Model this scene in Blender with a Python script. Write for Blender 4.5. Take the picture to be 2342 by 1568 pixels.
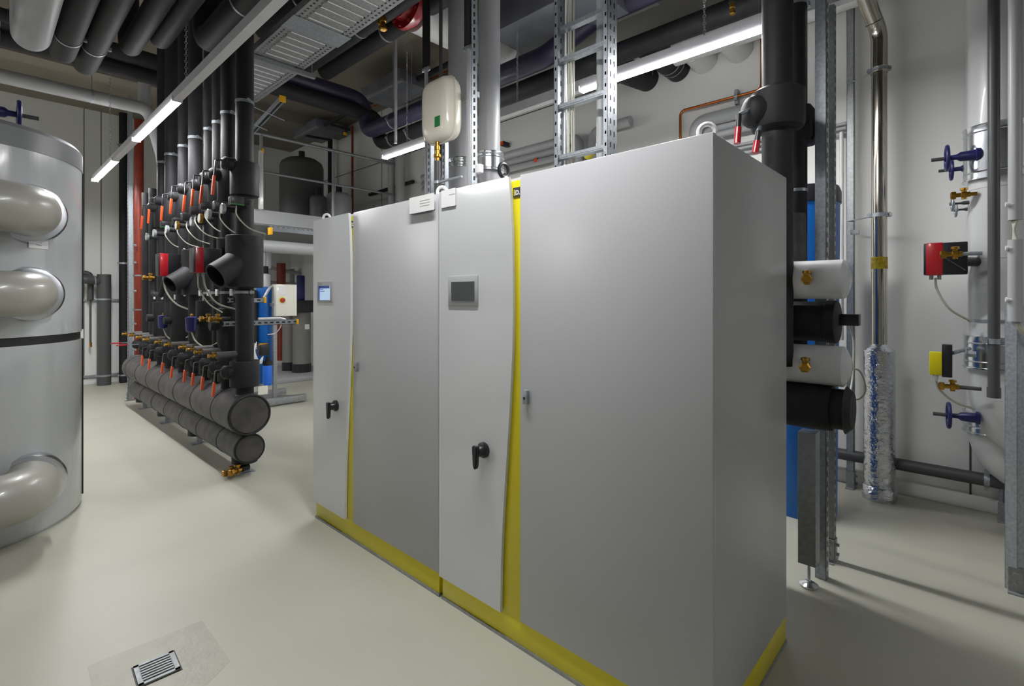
import bpy, bmesh, math, random
from mathutils import Vector, Matrix
random.seed(7)
for o in list(bpy.data.objects): bpy.data.objects.remove(o, do_unlink=True)
SC = bpy.context.scene
COL = SC.collection
PI = math.pi

# ------------------------------------------------------------ camera
FPX, HV, HC = 1149.0, 681.0, 1.55            # focal length in px, horizon row, eye height
FX, FY = 0.7309, 0.6826                      # forward in plan
RX_, RY_ = 0.6825, -0.7309                   # right in plan
cd = bpy.data.cameras.new('camera'); cam = bpy.data.objects.new('camera', cd); COL.objects.link(cam)
cam.location = (0, 0, HC); cam.rotation_euler = (PI/2, 0, -math.atan2(FX, FY))
cd.sensor_width = 36; cd.lens = FPX/2342*36; cd.shift_y = -(784-HV)/2342; cd.clip_start = 0.05; cd.clip_end = 60
SC.camera = cam
SC.view_settings.view_transform = 'Standard'; SC.view_settings.look = 'None'
SC.view_settings.exposure = 0.0; SC.view_settings.gamma = 1; SC.view_settings.use_curve_mapping = False
w = bpy.data.worlds.new('world'); SC.world = w; w.use_nodes = True
w.node_tree.nodes['Background'].inputs[0].default_value = (0.75, 0.8, 0.9, 1)
w.node_tree.nodes['Background'].inputs[1].default_value = 0.03
LAMP_E = 188.0

def P(u, v, X=None, Y=None, Z=None, d=None):
    """photo pixel + one known coordinate -> metres"""
    t = (u-1171)/FPX
    ax, ay = FX+t*RX_, FY+t*RY_
    if X is not None: d = X/ax
    elif Y is not None: d = Y/ay
    elif Z is not None: d = (Z-HC)*FPX/(HV-v)
    return Vector((ax*d, ay*d, HC+(HV-v)*d/FPX))

# ------------------------------------------------------------ materials
def lin(c): return tuple(((x/255)/12.92 if x/255 <= .04045 else ((x/255+.055)/1.055)**2.4) for x in c)
def mat(name, rgb, rough=.5, metal=0, bump=0, bs=20, var=0, vs=3, coat=0, rgb2=None, emit=0, stretch=None, spec=None):
    m = bpy.data.materials.new(name); m.use_nodes = True
    nt = m.node_tree; b = nt.nodes['Principled BSDF']
    c = lin(rgb); b.inputs['Base Color'].default_value = (*c, 1)
    b.inputs['Roughness'].default_value = rough; b.inputs['Metallic'].default_value = metal
    if spec is not None: b.inputs['Specular IOR Level'].default_value = spec
    if coat: b.inputs['Coat Weight'].default_value = coat; b.inputs['Coat Roughness'].default_value = .08
    if emit:
        b.inputs['Emission Color'].default_value = (*c, 1); b.inputs['Emission Strength'].default_value = emit
    if bump or var:
        tc = nt.nodes.new('ShaderNodeTexCoord'); mp = nt.nodes.new('ShaderNodeMapping')
        if stretch: mp.inputs['Scale'].default_value = stretch
        nt.links.new(tc.outputs['Object'], mp.inputs[0])
    if var:
        n = nt.nodes.new('ShaderNodeTexNoise'); n.inputs['Scale'].default_value = vs; n.inputs['Detail'].default_value = 6
        nt.links.new(mp.outputs[0], n.inputs['Vector'])
        r = nt.nodes.new('ShaderNodeValToRGB'); r.color_ramp.elements[0].position = .35; r.color_ramp.elements[1].position = .65
        c2 = lin(rgb2) if rgb2 else tuple(x*(1-var) for x in c)
        r.color_ramp.elements[0].color = (*c2, 1); r.color_ramp.elements[1].color = (*c, 1)
        nt.links.new(n.outputs[0], r.inputs[0]); nt.links.new(r.outputs[0], b.inputs['Base Color'])
    if bump:
        n = nt.nodes.new('ShaderNodeTexNoise'); n.inputs['Scale'].default_value = bs; n.inputs['Detail'].default_value = 4
        nt.links.new(mp.outputs[0], n.inputs['Vector'])
        bp = nt.nodes.new('ShaderNodeBump'); bp.inputs['Strength'].default_value = bump; bp.inputs['Distance'].default_value = .02
        nt.links.new(n.outputs[0], bp.inputs['Height']); nt.links.new(bp.outputs[0], b.inputs['Normal'])
    return m
M = dict(
 floor=mat('floor_epoxy', (178,177,163), .42, bump=.02, bs=90, var=.07, vs=1.3),
 patch=mat('floor_patch', (170,168,154), .44, bump=.14, bs=30, var=.1, vs=9),
 wallo=mat('plain_wall_paint', (215,216,218), .8),
 wall=mat('wall_paint', (222,222,219), .7, bump=.03, bs=60),
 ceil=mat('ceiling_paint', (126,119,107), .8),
 seam=mat('panel_seam', (70,70,68), .8),
 cab=mat('cabinet_powder_coat', (177,177,180), .32, bump=.015, bs=260),
 panel=mat('glossy_front_panel', (206,208,210), .12, bump=.03, bs=3, coat=.4),
 yellow=mat('yellow_paint', (214,200,6), .35, coat=.2),
 yellowcap=mat('yellow_plastic', (240,180,10), .4),
 galv=mat('galvanised_steel', (172,178,184), .42, .7, bump=.03, bs=40, var=.25, vs=60),
 galvd=mat('dull_galvanised_steel', (160,163,165), .5, .6, var=.2, vs=40),
 alu=mat('lamp_rail_enamel', (205,205,208), .4),
 chrome=mat('bright_sheet_steel', (215,218,222), .22, 1, bump=.04, bs=6),
 stainless=mat('stainless_flue', (190,186,175), .16, 1, bump=.03, bs=5),
 foil=mat('crinkled_foil', (205,208,214), .16, 1, bump=.9, bs=16, stretch=(1,1,1.6)),
 foam=mat('black_foam_insulation', (38,38,41), .6, spec=.28, bump=.12, bs=130, var=.2, vs=12),
 foamd=mat('dusty_foam_insulation', (86,83,82), .55, bump=.15, bs=60, var=.5, vs=7, rgb2=(60,59,60)),
 rubber=mat('black_rubber', (26,26,28), .5),
 black=mat('black_plastic', (30,30,34), .35),
 pvcw=mat('white_pvc_jacket', (205,206,206), .33, bump=.02, bs=12, coat=.15),
 pvcg=mat('grey_pvc_jacket', (165,166,168), .4, bump=.02, bs=14),
 pvcb=mat('beige_grey_pvc_elbow', (160,159,150), .33, coat=.2),
 tank=mat('tank_jacket', (185,188,190), .16, bump=.10, bs=5, coat=.3, stretch=(6,6,.7)),
 tanklid=mat('tank_lid_grey', (120,121,124), .35),
 brass=mat('brass', (190,145,60), .3, .95, var=.3, vs=50),
 copper=mat('copper', (190,110,60), .3, 1),
 redpipe=mat('red_oxide_pipe', (132,46,26), .45, var=.2, vs=8),
 red=mat('red_paint', (170,22,34), .3, coat=.3),
 orange=mat('orange_grip', (222,80,24), .4),
 navy=mat('navy_cast_paint', (30,31,92), .38),
 blue=mat('blue_tank_plastic', (10,96,180), .35),
 blueb=mat('bright_blue_housing', (40,110,220), .3),
 cable=mat('light_grey_cable', (176,174,160), .45),
 white=mat('white_enamel', (225,223,212), .25, coat=.3),
 whitec=mat('white_plate', (228,228,228), .4),
 ivory=mat('vessel_enamel', (214,208,192), .22, coat=.4),
 tankdark=mat('dark_grey_tank', (74,75,74), .55),
 tankgrey=mat('softener_tank_grey', (118,117,112), .5),
 screen=mat('dark_screen', (72,78,78), .25),
 lcd=mat('lit_screen', (176,204,232), .3, emit=.5),
 lcdb=mat('lit_screen_bar', (40,55,140), .3, emit=.3),
 lens=mat('lamp_diffuser', (252,252,252), .5, emit=LAMP_E),
 green=mat('green_sticker', (14,110,50), .4),
 glass=mat('gauge_face', (222,224,222), .15),
 greyd=mat('dark_grey_pipe', (72,72,74), .45),
 greyb=mat('blue_grey_duct', (110,112,122), .45, var=.3, vs=3),
 violet=mat('dark_pipe_violet_cast', (44,40,66), .45, var=.2, vs=2),  # black insulation with a purple colour cast put into its base colour
 plasticf=mat('clear_film_end', (200,202,208), .15, bump=.5, bs=14),
 ylabel=mat('yellow_label', (196,170,20), .4, var=.5, vs=40),
)

# ------------------------------------------------------------ mesh helpers
def frame(ax):
    ax = Vector(ax).normalized()
    h = Vector((0,0,1)) if abs(ax.z) < .9 else Vector((1,0,0))
    a = ax.cross(h).normalized(); b = ax.cross(a).normalized()
    return a, b
def fillet(pts, R, n=7):
    pts = [Vector(p) for p in pts]; out = [pts[0]]
    for i in range(1, len(pts)-1):
        p, a, b = pts[i], (pts[i-1]-pts[i]), (pts[i+1]-pts[i])
        la, lb = a.length, b.length; a.normalize(); b.normalize()
        ang = a.angle(b)
        if ang > 3.1: out.append(p); continue
        t = min(R/math.tan(ang/2), la*.49, lb*.49)
        s, e = p+a*t, p+b*t
        for k in range(n+1):
            q = k/n
            out.append(s*(1-q)**2 + p*2*q*(1-q)*.97 + e*q*q + (s+e)*.5*2*q*(1-q)*.03)
    out.append(pts[-1]); return out
class G:
    def __init__(s): s.b = bmesh.new()
    def face(s, vs):
        try: return s.b.faces.new(vs)
        except ValueError: return None
    def box(s, c, d, rz=0, bev=0, rot=None):
        c = Vector(c); R = rot if rot else Matrix.Rotation(rz, 3, 'Z')
        h = Vector(d)/2
        vs = [s.b.verts.new(c+R@Vector((x*h.x, y*h.y, z*h.z))) for x in (-1,1) for y in (-1,1) for z in (-1,1)]
        fs = [s.face([vs[i] for i in q]) for q in ((0,1,3,2),(4,6,7,5),(0,4,5,1),(2,3,7,6),(0,2,6,4),(1,5,7,3))]
        if bev:
            es = list({e for f in fs for e in f.edges})
            bmesh.ops.bevel(s.b, geom=es, offset=bev, segments=2, affect='EDGES', profile=.5)
        return s
    def tube(s, pts, r, seg=20, caps=True):
        pts = [Vector(p) for p in pts]; n = len(pts)
        rs = r if isinstance(r, (list, tuple)) else [r]*n
        a = None; rings = []
        for i, p in enumerate(pts):
            t = (pts[min(i+1, n-1)]-pts[max(i-1, 0)]).normalized()
            if a is None: a, _ = frame(t)
            a = (a - t*a.dot(t)).normalized(); b = t.cross(a)
            rings.append([s.b.verts.new(p+(a*math.cos(2*PI*k/seg)+b*math.sin(2*PI*k/seg))*rs[i]) for k in range(seg)])
        for i in range(n-1):
            for k in range(seg): s.face([rings[i][k], rings[i][(k+1)%seg], rings[i+1][(k+1)%seg], rings[i+1][k]])
        if caps: s.face(rings[0][::-1]); s.face(rings[-1])
        return s
    def cyl(s, p0, p1, r, r2=None, seg=24): return s.tube([p0, p1], [r, r if r2 is None else r2], seg)
    def lathe(s, o, ax, prof, seg=32):
        o = Vector(o); ax = Vector(ax).normalized(); a, b = frame(ax); rings = []
        for r, h in prof:
            if r < 1e-5: rings.append([s.b.verts.new(o+ax*h)])
            else: rings.append([s.b.verts.new(o+ax*h+(a*math.cos(2*PI*k/seg)+b*math.sin(2*PI*k/seg))*r) for k in range(seg)])
        for A, B in zip(rings, rings[1:]):
            for k in range(seg):
                k2 = (k+1) % seg
                if len(A) == 1 and len(B) == 1: break
                if len(A) == 1: s.face([A[0], B[k2], B[k]])
                elif len(B) == 1: s.face([A[k], A[k2], B[0]])
                else: s.face([A[k], A[k2], B[k2], B[k]])
        if len(rings[0]) > 1: s.face(rings[0][::-1])
        if len(rings[-1]) > 1: s.face(rings[-1])
        return s
    def ring(s, c, ax, R, r, seg=28, rs=8, arc=1.0):
        c = Vector(c); ax = Vector(ax).normalized(); a, b = frame(ax); n = int(seg*arc)
        pts = [c+(a*math.cos(2*PI*k/seg)+b*math.sin(2*PI*k/seg))*R for k in range(n+1)]
        if arc == 1.0:
            rr = []
            for k in range(seg):
                th = 2*PI*k/seg; o = a*math.cos(th)+b*math.sin(th)
                rr.append([s.b.verts.new(c+o*(R+r*math.cos(2*PI*j/rs))+ax*r*math.sin(2*PI*j/rs)) for j in range(rs)])
            for k in range(seg):
                for j in range(rs): s.face([rr[k][j], rr[(k+1)%seg][j], rr[(k+1)%seg][(j+1)%rs], rr[k][(j+1)%rs]])
        else: s.tube(pts, r, rs)
        return s
    def prism(s, poly, vec):
        vec = Vector(vec); A = [s.b.verts.new(Vector(p)) for p in poly]; B = [s.b.verts.new(Vector(p)+vec) for p in poly]
        n = len(A); s.face(A[::-1]); s.face(B)
        for i in range(n): s.face([A[i], A[(i+1)%n], B[(i+1)%n], B[i]])
        return s
    def band(s, c, ax, R, wd, t=.004, seg=28):
        ax = Vector(ax).normalized(); c = Vector(c)
        return s.lathe(c-ax*wd/2, ax, [(R, 0), (R+t, 0), (R+t, wd), (R, wd)], seg)
    def make(s, name, m, parent=None, sharp=38):
        off = Vector((0,0,0)); q = parent
        while q: off += q.location; q = q.parent
        bmesh.ops.recalc_face_normals(s.b, faces=s.b.faces)
        if parent: bmesh.ops.translate(s.b, verts=s.b.verts, vec=-off)
        for f in s.b.faces: f.smooth = True
        ca = math.radians(sharp)
        for e in s.b.edges:
            if len(e.link_faces) != 2 or e.calc_face_angle(0) > ca: e.smooth = False
        me = bpy.data.meshes.new(name); s.b.to_mesh(me); s.b.free()
        me.materials.append(M[m] if isinstance(m, str) else m)
        o = bpy.data.objects.new(name, me); COL.objects.link(o)
        if parent: o.parent = parent
        return o
def tag(o, label, cat, group=None, kind=None):
    o['label'] = label; o['category'] = cat
    if group: o['group'] = group
    if kind: o['kind'] = kind
    return o
def thing(name, label, cat, loc=(0,0,0), group=None):
    o = bpy.data.objects.new(name, None); COL.objects.link(o); o.location = loc; o.empty_display_size = .05
    return tag(o, label, cat, group)
def struct(name, g, m):
    o = g.make(name, m); o['kind'] = 'structure'; return o
def copy_tree(o, parent=None):
    c = o.copy(); COL.objects.link(c)
    if parent: c.parent = parent
    for ch in list(o.children): copy_tree(ch, c)
    return c
V = Vector
def clamp(parent, c, ax, R, lug=(1,0,0), w=.022, rod=None, m='galv'):
    """metal pipe clamp: band, two screwed lugs, optional hanger rod to point rod"""
    g = G(); g.band(c, ax, R, w, .004)
    l = Vector(lug).normalized(); c = Vector(c)
    for sg in (-1, 1):
        q = c+l*sg*(R+.012); g.box(q, (.026, .026, .026)); g.cyl(q+V((0,0,-.018)), q+V((0,0,.02)), .005, seg=8)
    if rod: g.cyl(c+(V(rod)-c).normalized()*R, rod, .005, seg=8)
    return g.make('pipe_clamp', m, parent)
def pipe(name, label, cat, pts, r, m, group=None, bend=None, clamps=(), seg=22, lug=None, cm='galv', kind=None):
    pts = [V(p) for p in pts]
    path = fillet(pts, bend if bend else r*1.9) if len(pts) > 2 else pts
    o = G().tube(path, r, seg).make(name, m); tag(o, label, cat, group, kind)
    for c in clamps:
        i, f = c[0], c[1]; a, b = pts[i], pts[i+1]; ax = (b-a).normalized()
        lg = lug or (V((0,0,1)).cross(ax) if abs(ax.z) < .9 else V((0,1,0)))
        clamp(o, a.lerp(b, f), ax, r, lg, rod=c[2] if len(c) > 2 else None, m=cm)
    return o

# ------------------------------------------------------------ the room
WX, WY, X0, Y0, CZ = 5.02, 11.7, -4.6, -4.2, 4.93
struct('floor', G().box(((X0+WX)/2, (Y0+WY)/2, -.06), (WX-X0+.4, WY-Y0+.4, .12)), 'floor')
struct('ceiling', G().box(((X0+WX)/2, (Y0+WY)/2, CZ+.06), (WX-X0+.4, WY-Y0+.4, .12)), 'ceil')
struct('wall_right', G().box((WX+.1, (Y0+WY)/2, CZ/2), (.2, WY-Y0+.4, CZ)), 'wall')
struct('wall_back', G().box(((X0+WX)/2, WY+.1, CZ/2), (WX-X0, .2, CZ)), 'wall')
struct('wall_left', G().box((X0-.1, (Y0+WY)/2, CZ/2), (.2, WY-Y0+.4, CZ)), 'wallo')
struct('wall_front', G().box(((X0+WX)/2, Y0-.1, CZ/2), (WX-X0, .2, CZ)), 'wallo')
n = 1
def trim(g, m='seam'):
    global n
    struct('trim_%d' % n, g, m); n += 1
for yy in (-.02+P(2211,1161,X=WX).y, 3.9, 7.9): trim(G().box((WX-.001, yy, CZ/2), (.004, .012, CZ)))
for uu in (192, 231):
    q = P(uu, 681, Y=WY); trim(G().box((q.x, WY-.001, CZ/2), (.012, .004, CZ)))
trim(G().box((WX-.001, 3.5, 4.0), (.004, 16, .012)))
struct('baseboard_right', G().box((WX-.006, (Y0+WY)/2, .05), (.012, WY-Y0, .10), bev=.003), 'wall')
struct('baseboard_back', G().box(((X0+WX)/2, WY-.006, .05), (WX-X0, .012, .10), bev=.003), 'wall')
# two flat concrete downstand beams under the ceiling
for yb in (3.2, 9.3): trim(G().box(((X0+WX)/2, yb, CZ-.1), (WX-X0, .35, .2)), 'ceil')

# ------------------------------------------------------------ floor drain
def drain():
    cs = [P(u, v, Z=.0) for u, v in ((304,1528),(396,1490),(417,1527))]
    o, ex, ey = cs[0], cs[1]-cs[0], cs[2]-cs[1]
    L, W = ex.length, .148
    ux = ex.normalized(); uy = V((ux.y, -ux.x, 0))
    def q(a, b, z=0): return o+ux*a+uy*b+V((0,0,z))
    c = q(L/2, W/2)
    t = thing('floor_drain', 'slotted stainless floor drain grate set in the patched beige floor', 'drain', (c.x, c.y, 0))
    ang = math.atan2(ux.y, ux.x)
    g = G(); R = Matrix.Rotation(ang, 3, 'Z')
    g.box(q(L/2, .007, .004), (L, .014, .008), ang); g.box(q(L/2, W-.007, .004), (L, .014, .008), ang)
    g.box(q(.009, W/2, .004), (.018, W, .008), ang); g.box(q(L-.009, W/2, .004), (.018, W, .008), ang)
    nb = 6
    for i in range(nb): g.box(q(L/2, .02+(i+.5)*(W-.04)/nb, .004), (L-.03, .008, .008), ang)
    g.make('grate', 'galvd', t)
    G().box(q(L/2, W/2, .0008), (L+.012, W+.012, .0015), ang).make('sump', 'rubber', t)
    # re-screeded patch round the drain
    pp = [P(u, v, Z=.001) for u, v in ((200,1522),(462,1418),(527,1510),(400,1640),(230,1680))]
    struct('trim_9', G().prism([p.xy.to_3d()+V((0,0,-.02)) for p in pp], (0,0,.0206)), 'patch')
drain()

# ------------------------------------------------------------ heat pump cabinets
CX, CD, CT = 1.642, .85, 2.092
def cab_z(u, v): return P(u, v, X=CX).z
def ycab(u): return P(u, 681, X=CX).y
def text_obj(s, size, m, name, parent, loc):
    cu = bpy.data.curves.new(name, 'FONT'); cu.body = s; cu.size = size; cu.extrude = .0006; cu.offset = size*.03
    o = bpy.data.objects.new(name, cu); COL.objects.link(o)
    bpy.context.view_layer.update()
    me = bpy.data.meshes.new_from_object(o.evaluated_get(bpy.context.evaluated_depsgraph_get()))
    bpy.data.objects.remove(o, do_unlink=True)
    # lettering lies on a plane facing -X: text right = -Y, up = +Z
    for vtx in me.vertices: vtx.co = V((-vtx.co.z, -vtx.co.x, vtx.co.y))
    me.materials.append(M[m]); ob = bpy.data.objects.new(name, me); COL.objects.link(ob)
    ob.parent = parent; off = V((0,0,0)); q = parent
    while q: off += q.location; q = q.parent
    ob.location = V(loc)-off; return ob
def cabinet(ya, yb, ystrip, edge, label, bezel, scr, lit, knob, latch, logo_y, bolts):
    """ya far side, yb near side; ystrip = left edge of the big door"""
    t = thing('heat_pump', label, 'cabinet', (CX+CD/2, (ya+yb)/2, 0), 'heat pump cabinets')
    F = CX
    G().box((F+.022+CD/2-.011, (ya+yb)/2, (CT+.123)/2), (CD-.022, ya-yb-.006, CT-.123-.004), bev=.004).make('body', 'cab', t)
    G().box((F+CD/2+.004, (ya+yb)/2, .069), (CD-.008, ya-yb-.012, .108), bev=.002).make('plinth', 'yellow', t)
    G().box((F+CD/2+.003, (ya+yb)/2, .0075), (CD+.002, ya-yb-.004, .015)).make('floor_rail', 'galvd', t)
    # yellow accent strip behind the two fronts
    G().box((F+.014, (ystrip+edge[0][0])/2+.02, (CT-.02+.123)/2), (.016, .19, CT-.02-.123), bev=.001).make('accent_strip', 'yellow', t)
    # big door
    dr = G().box((F+.011, (ystrip+yb)/2+.001, (CT+.123)/2), (.022, ystrip-yb, CT-.123), bev=.004).make('door', 'cab', t)
    lz = latch[1]
    G().box((F-.008, latch[0], lz), (.018, .026, .062), bev=.004).make('latch', 'galv', dr)
    G().cyl((F-.0185, latch[0]+.002, lz-.004), (F-.012, latch[0]+.002, lz-.004), .006, seg=12).make('key_hole', 'black', dr)
    # curved white control panel
    prof = [(ya-.003, .123), (ya-.003, CT)] + [(y, z) for y, z in edge]
    g = G(); g.prism([(F+.004, y, z) for y, z in prof], (-.016, 0, 0))
    pn = g.make('control_panel', 'panel', t)
    y0, y1, z0, z1 = bezel
    G().box((F-.0145, (y0+y1)/2, (z0+z1)/2), (.006, abs(y0-y1), z1-z0), bev=.002).make('screen_bezel', 'pvcg', pn)
    sy0, sy1, sz0, sz1 = scr
    sc = G().box((F-.0185, (sy0+sy1)/2, (sz0+sz1)/2), (.003, abs(sy0-sy1), sz1-sz0)).make('touch_screen', 'lcd' if lit else 'screen', pn)
    if lit:
        w_, h_ = abs(sy0-sy1), sz1-sz0
        g = G(); g.box((F-.0205, (sy0+sy1)/2, sz1-h_*.09), (.001, w_, h_*.18)); g.box((F-.0205, max(sy0, sy1)-w_*.05, (sz0+sz1)/2), (.001, w_*.1, h_))
        g.box((F-.0205, max(sy0, sy1)-w_*.35, sz1-h_*.38), (.001, w_*.4, h_*.05)); g.box((F-.0205, max(sy0, sy1)-w_*.28, sz1-h_*.26), (.001, w_*.3, h_*.04))
        g.make('screen_bar', 'lcdb', sc)
    ky, kz = knob
    k = G(); k.lathe((F-.012, ky, kz), (-1,0,0), [(.036,0),(.036,.012),(.032,.016),(.026,.018),(.024,.045),(.02,.05)], 28)
    kn = k.make('switch_base', 'black', pn)
    k = G(); k.prism([(F-.055, ky+.018, kz+.028), (F-.055, ky-.018, kz+.028), (F-.055, ky-.012, kz-.06), (F-.055, ky-.004, kz-.078), (F-.055, ky+.006, kz-.078), (F-.055, ky+.012, kz-.06)], (-.022, 0, 0))
    bmesh.ops.bevel(k.b, geom=list(k.b.edges), offset=.004, segments=2, affect='EDGES')
    k.make('switch_handle', 'black', kn)
    # logo plate at the head of the strip
    ly = logo_y; z_ = CT-.072
    lg = G().box((F+.0045, ly-.021, z_), (.003, .044, .042)).make('logo_plate', 'black', t)
    text_obj('i', .040, 'yellow', 'letter_i', lg, (F+.0022, ly-.003, z_-.015))
    text_obj('D.', .028, 'whitec', 'letter_d', lg, (F+.0022, ly-.013, z_-.012))
    # lifting eyes
    for by in bolts:
        g = G(); g.ring((F+.10, by, CT+.036), (1,.6,0), .027, .009); g.cyl((F+.10, by, CT-.002), (F+.10, by, CT+.012), .016, seg=16)
        g.make('lifting_eye', 'whitec', t)
    return t
def edgepts(pl): return [(ycab(u), P(u, v, X=CX).z) for u, v in pl]
yn = .636; ym = P(1007, 681, X=CX).y; yf = 3.44
e2 = [(P(1166.5,406,X=CX).y, CT)] + edgepts([(1171,445),(1175.4,532),(1177,640),(1177.3,720),(1176,800),(1169,947),(1163,1040),(1158,1118),(1153,1210),(1150,1290)]) + [(ycab(1148), .123)]
off = 1.405
e1 = [(y+off, z) for y, z in e2]
def pl(y0, y1, z0, z1): return (y0, y1, z0, z1)
A = P(1031,632,X=CX); B = P(1098,700,X=CX); Cc = P(1039,645,X=CX); D = P(1091,688,X=CX)
kq = P(1101,1030,X=CX-.03); lq = P(1202,908,X=CX-.01)
cab2 = cabinet(ym-.002, yn, P(1189.5,681,X=CX).y, e2, 'nearer light grey heat pump cabinet with dark blank touch screen', (A.y, B.y, B.z, A.z), (Cc.y, D.y, D.z, Cc.z), False, (kq.y, kq.z), (lq.y, lq.z), P(1173,681,X=CX).y, (P(1617,681,X=CX+.10).y, P(1011,681,X=CX+.10).y))
A = P(731,645,X=CX); B = P(765,692,X=CX); Cc = P(735,654,X=CX); D = P(760,686,X=CX)
kq = P(763,928,X=CX-.03); lq = P(813,838,X=CX-.01)
cab1 = cabinet(yf, ym+.012, P(807.5,681,X=CX).y, e1, 'farther light grey heat pump cabinet with lit blue touch screen', (A.y, B.y, B.z, A.z), (Cc.y, D.y, D.z, Cc.z), True, (kq.y, kq.z), (lq.y, lq.z), P(802,681,X=CX).y, (P(747,681,X=CX+.10).y,))
# printed name plates clipped over the doors' top edges
for (u0, v0, u1, v1, lab) in ((937,455,993,478,'long white printed sign clipped to top of far cabinet door'), (1010,436,1042,467,'short white printed sign clipped to top corner of near cabinet panel')):
    a = P(u0, v0, X=CX-.015); b = P(u1, v1, X=CX-.015); yc = (a.y+b.y)/2
    t = thing('sign_plate', lab, 'sign', (CX-.015, yc, 1.9))
    zt = CT+.004
    G().box((CX-.016, yc, zt-.045), (.003, abs(a.y-b.y), .088)).make('plate', 'whitec', t)
    G().box((CX-.012, yc, zt-.088), (.005, abs(a.y-b.y), .006)).make('lower_edge', 'black', t)
    g = G()
    for k in range(3 if u0 < 1000 else 1): g.box((CX-.0178, yc-.03, zt-.03-k*.014), (.0006, abs(a.y-b.y)*.4, .003))
    g.make('printing', 'pvcg', t)

# ------------------------------------------------------------ continuous lamp rows
def lamp_row(X, z, y0, y1, lit, label, grp, chains=()):
    t = thing('strip_lamp', label, 'lamp', (X, (y0+y1)/2, z), grp)
    g = G(); g.prism([(X-.032, y0, z), (X+.032, y0, z), (X+.024, y0, z+.085), (X-.024, y0, z+.085)], (0, y1-y0, 0))
    g.make('rail', 'alu', t)
    for a, b in lit:
        g = G(); g.prism([(X-.035, a, z-.005), (X+.035, a, z-.005), (X+.035, a, z-.0005), (X-.035, a, z-.0005)], (0, b-a, 0)); g.make('diffuser', 'lens', t)
        for e in (a-.004, b+.004): G().box((X, e, z+.01), (.08, .008, .045)).make('end_plate', 'alu', t)
    for y in chains:
        g = G(); k = z+.085; i = 0
        while k < CZ-.02:
            g.ring((X, y, k+.015), (1,0,0) if i % 2 else (0,1,0), .010, .003, seg=10, rs=5); k += .026; i += 1
        g.make('hanging_chain', 'galvd', t)
    return t
lamp_row(1.21, 3.27, -3.4, 9.55, [(.75,2.25),(5.13,6.75),(7.92,9.5)], 'long strip lamp row running over the aisle between tank and manifold', 'strip lamps', (-2, 1.4, 4.86, 8.3))
lamp_row(-1.9, 3.27, -3.4, 10.0, [(4.4,5.9),(8.4,9.9)], 'added unseen strip lamp row over the left side of the room', 'strip lamps', (-2, 2, 6))  # unseen row, added to brighten the floor, tank and back wall
lamp_row(3.45, 3.27, -3.8, 5.42, [(-3.7,-3.0),(.9,2.43),(3.86,5.36)], 'long strip lamp row hanging behind the heat pump cabinets', 'strip lamps', (-2, 1.4, 3.155, 4.9))  # first lit length is out of view, added as fill for the cabinet side

# ------------------------------------------------------------ storage tank at left
TC, TR = V((-.188, 5.104, 0)), .755
def tank():
    t = thing('storage_tank', 'tall glossy light grey insulated storage tank with black belt at left edge', 'tank', TC)
    G().lathe(TC+V((0,0,.0)), (0,0,1), [(TR-.02,0),(TR,.03),(TR,1.245)], 96).make('lower_jacket', 'tank', t)
    G().lathe(TC+V((0,0,1.245)), (0,0,1), [(TR-.008,0),(TR-.008,.055)], 96).make('belt', 'rubber', t)
    G().lathe(TC+V((0,0,1.30)), (0,0,1), [(TR,0),(TR,1.2)], 96).make('upper_jacket', 'tank', t)
    G().lathe(TC+V((0,0,2.5)), (0,0,1), [(TR+.004,0),(TR+.004,.125),(TR-.02,.155),(0,.16)], 96).make('lid', 'tanklid', t)
    # rubber edge strip where the jacket closes
    a = math.atan2(5.02-TC.y, .562-TC.x)+.035
    for z0, z1 in ((.05,1.24),(1.31,2.5)):
        G().box(TC+V((math.cos(a)*(TR+.003), math.sin(a)*(TR+.003), (z0+z1)/2)), (.012, .02, z1-z0), a).make('closing_strip', 'rubber', t)
    q = P(22, 547, d=3.27); q2 = P(68, 568, d=3.33); c = (q+q2)/2
    a = math.atan2(c.y-TC.y, c.x-TC.x); c = TC+V((math.cos(a)*(TR+.003), math.sin(a)*(TR+.003), c.z))
    pl_ = G().box(c, (.004, .125, .062), a).make('name_plate', 'whitec', t)
    g = G()
    for k in (-.008, .008): g.box(c+V((math.cos(a)*.003, math.sin(a)*.003, k)), (.001, .035, .003), a)
    g.make('printing', 'black', pl_)
tank()
ey = 4.17
for i, (z, lab) in enumerate(((2.09, 'beige grey jacketed elbow pipe entering the tank, topmost of three'), (1.575, 'beige grey jacketed elbow pipe entering the tank, middle of three'), (.36, 'beige grey jacketed elbow pipe entering the tank, lowest of three near floor'))):
    r = .15 if i != 1 else .135
    o = pipe('elbow_pipe', lab, 'pipe', [(.24, 4.75, z), (.24, ey, z), (-2.6, ey, z)], r, 'pvcb', 'jacketed elbows on the tank', bend=.2, seg=36)
    G().lathe((.24, 4.56, z), (0,-1,0), [(r+.035,0),(r+.04,.10),(r+.03,.125),(r+.002,.13)], 40).make('wall_collar', 'chrome', o)
    for xs in (.02, -.35): G().band((xs-.05, ey, z), (1,0,0), r, .006, .0015, 36).make('jacket_seam', 'pvcg', o)
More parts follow.
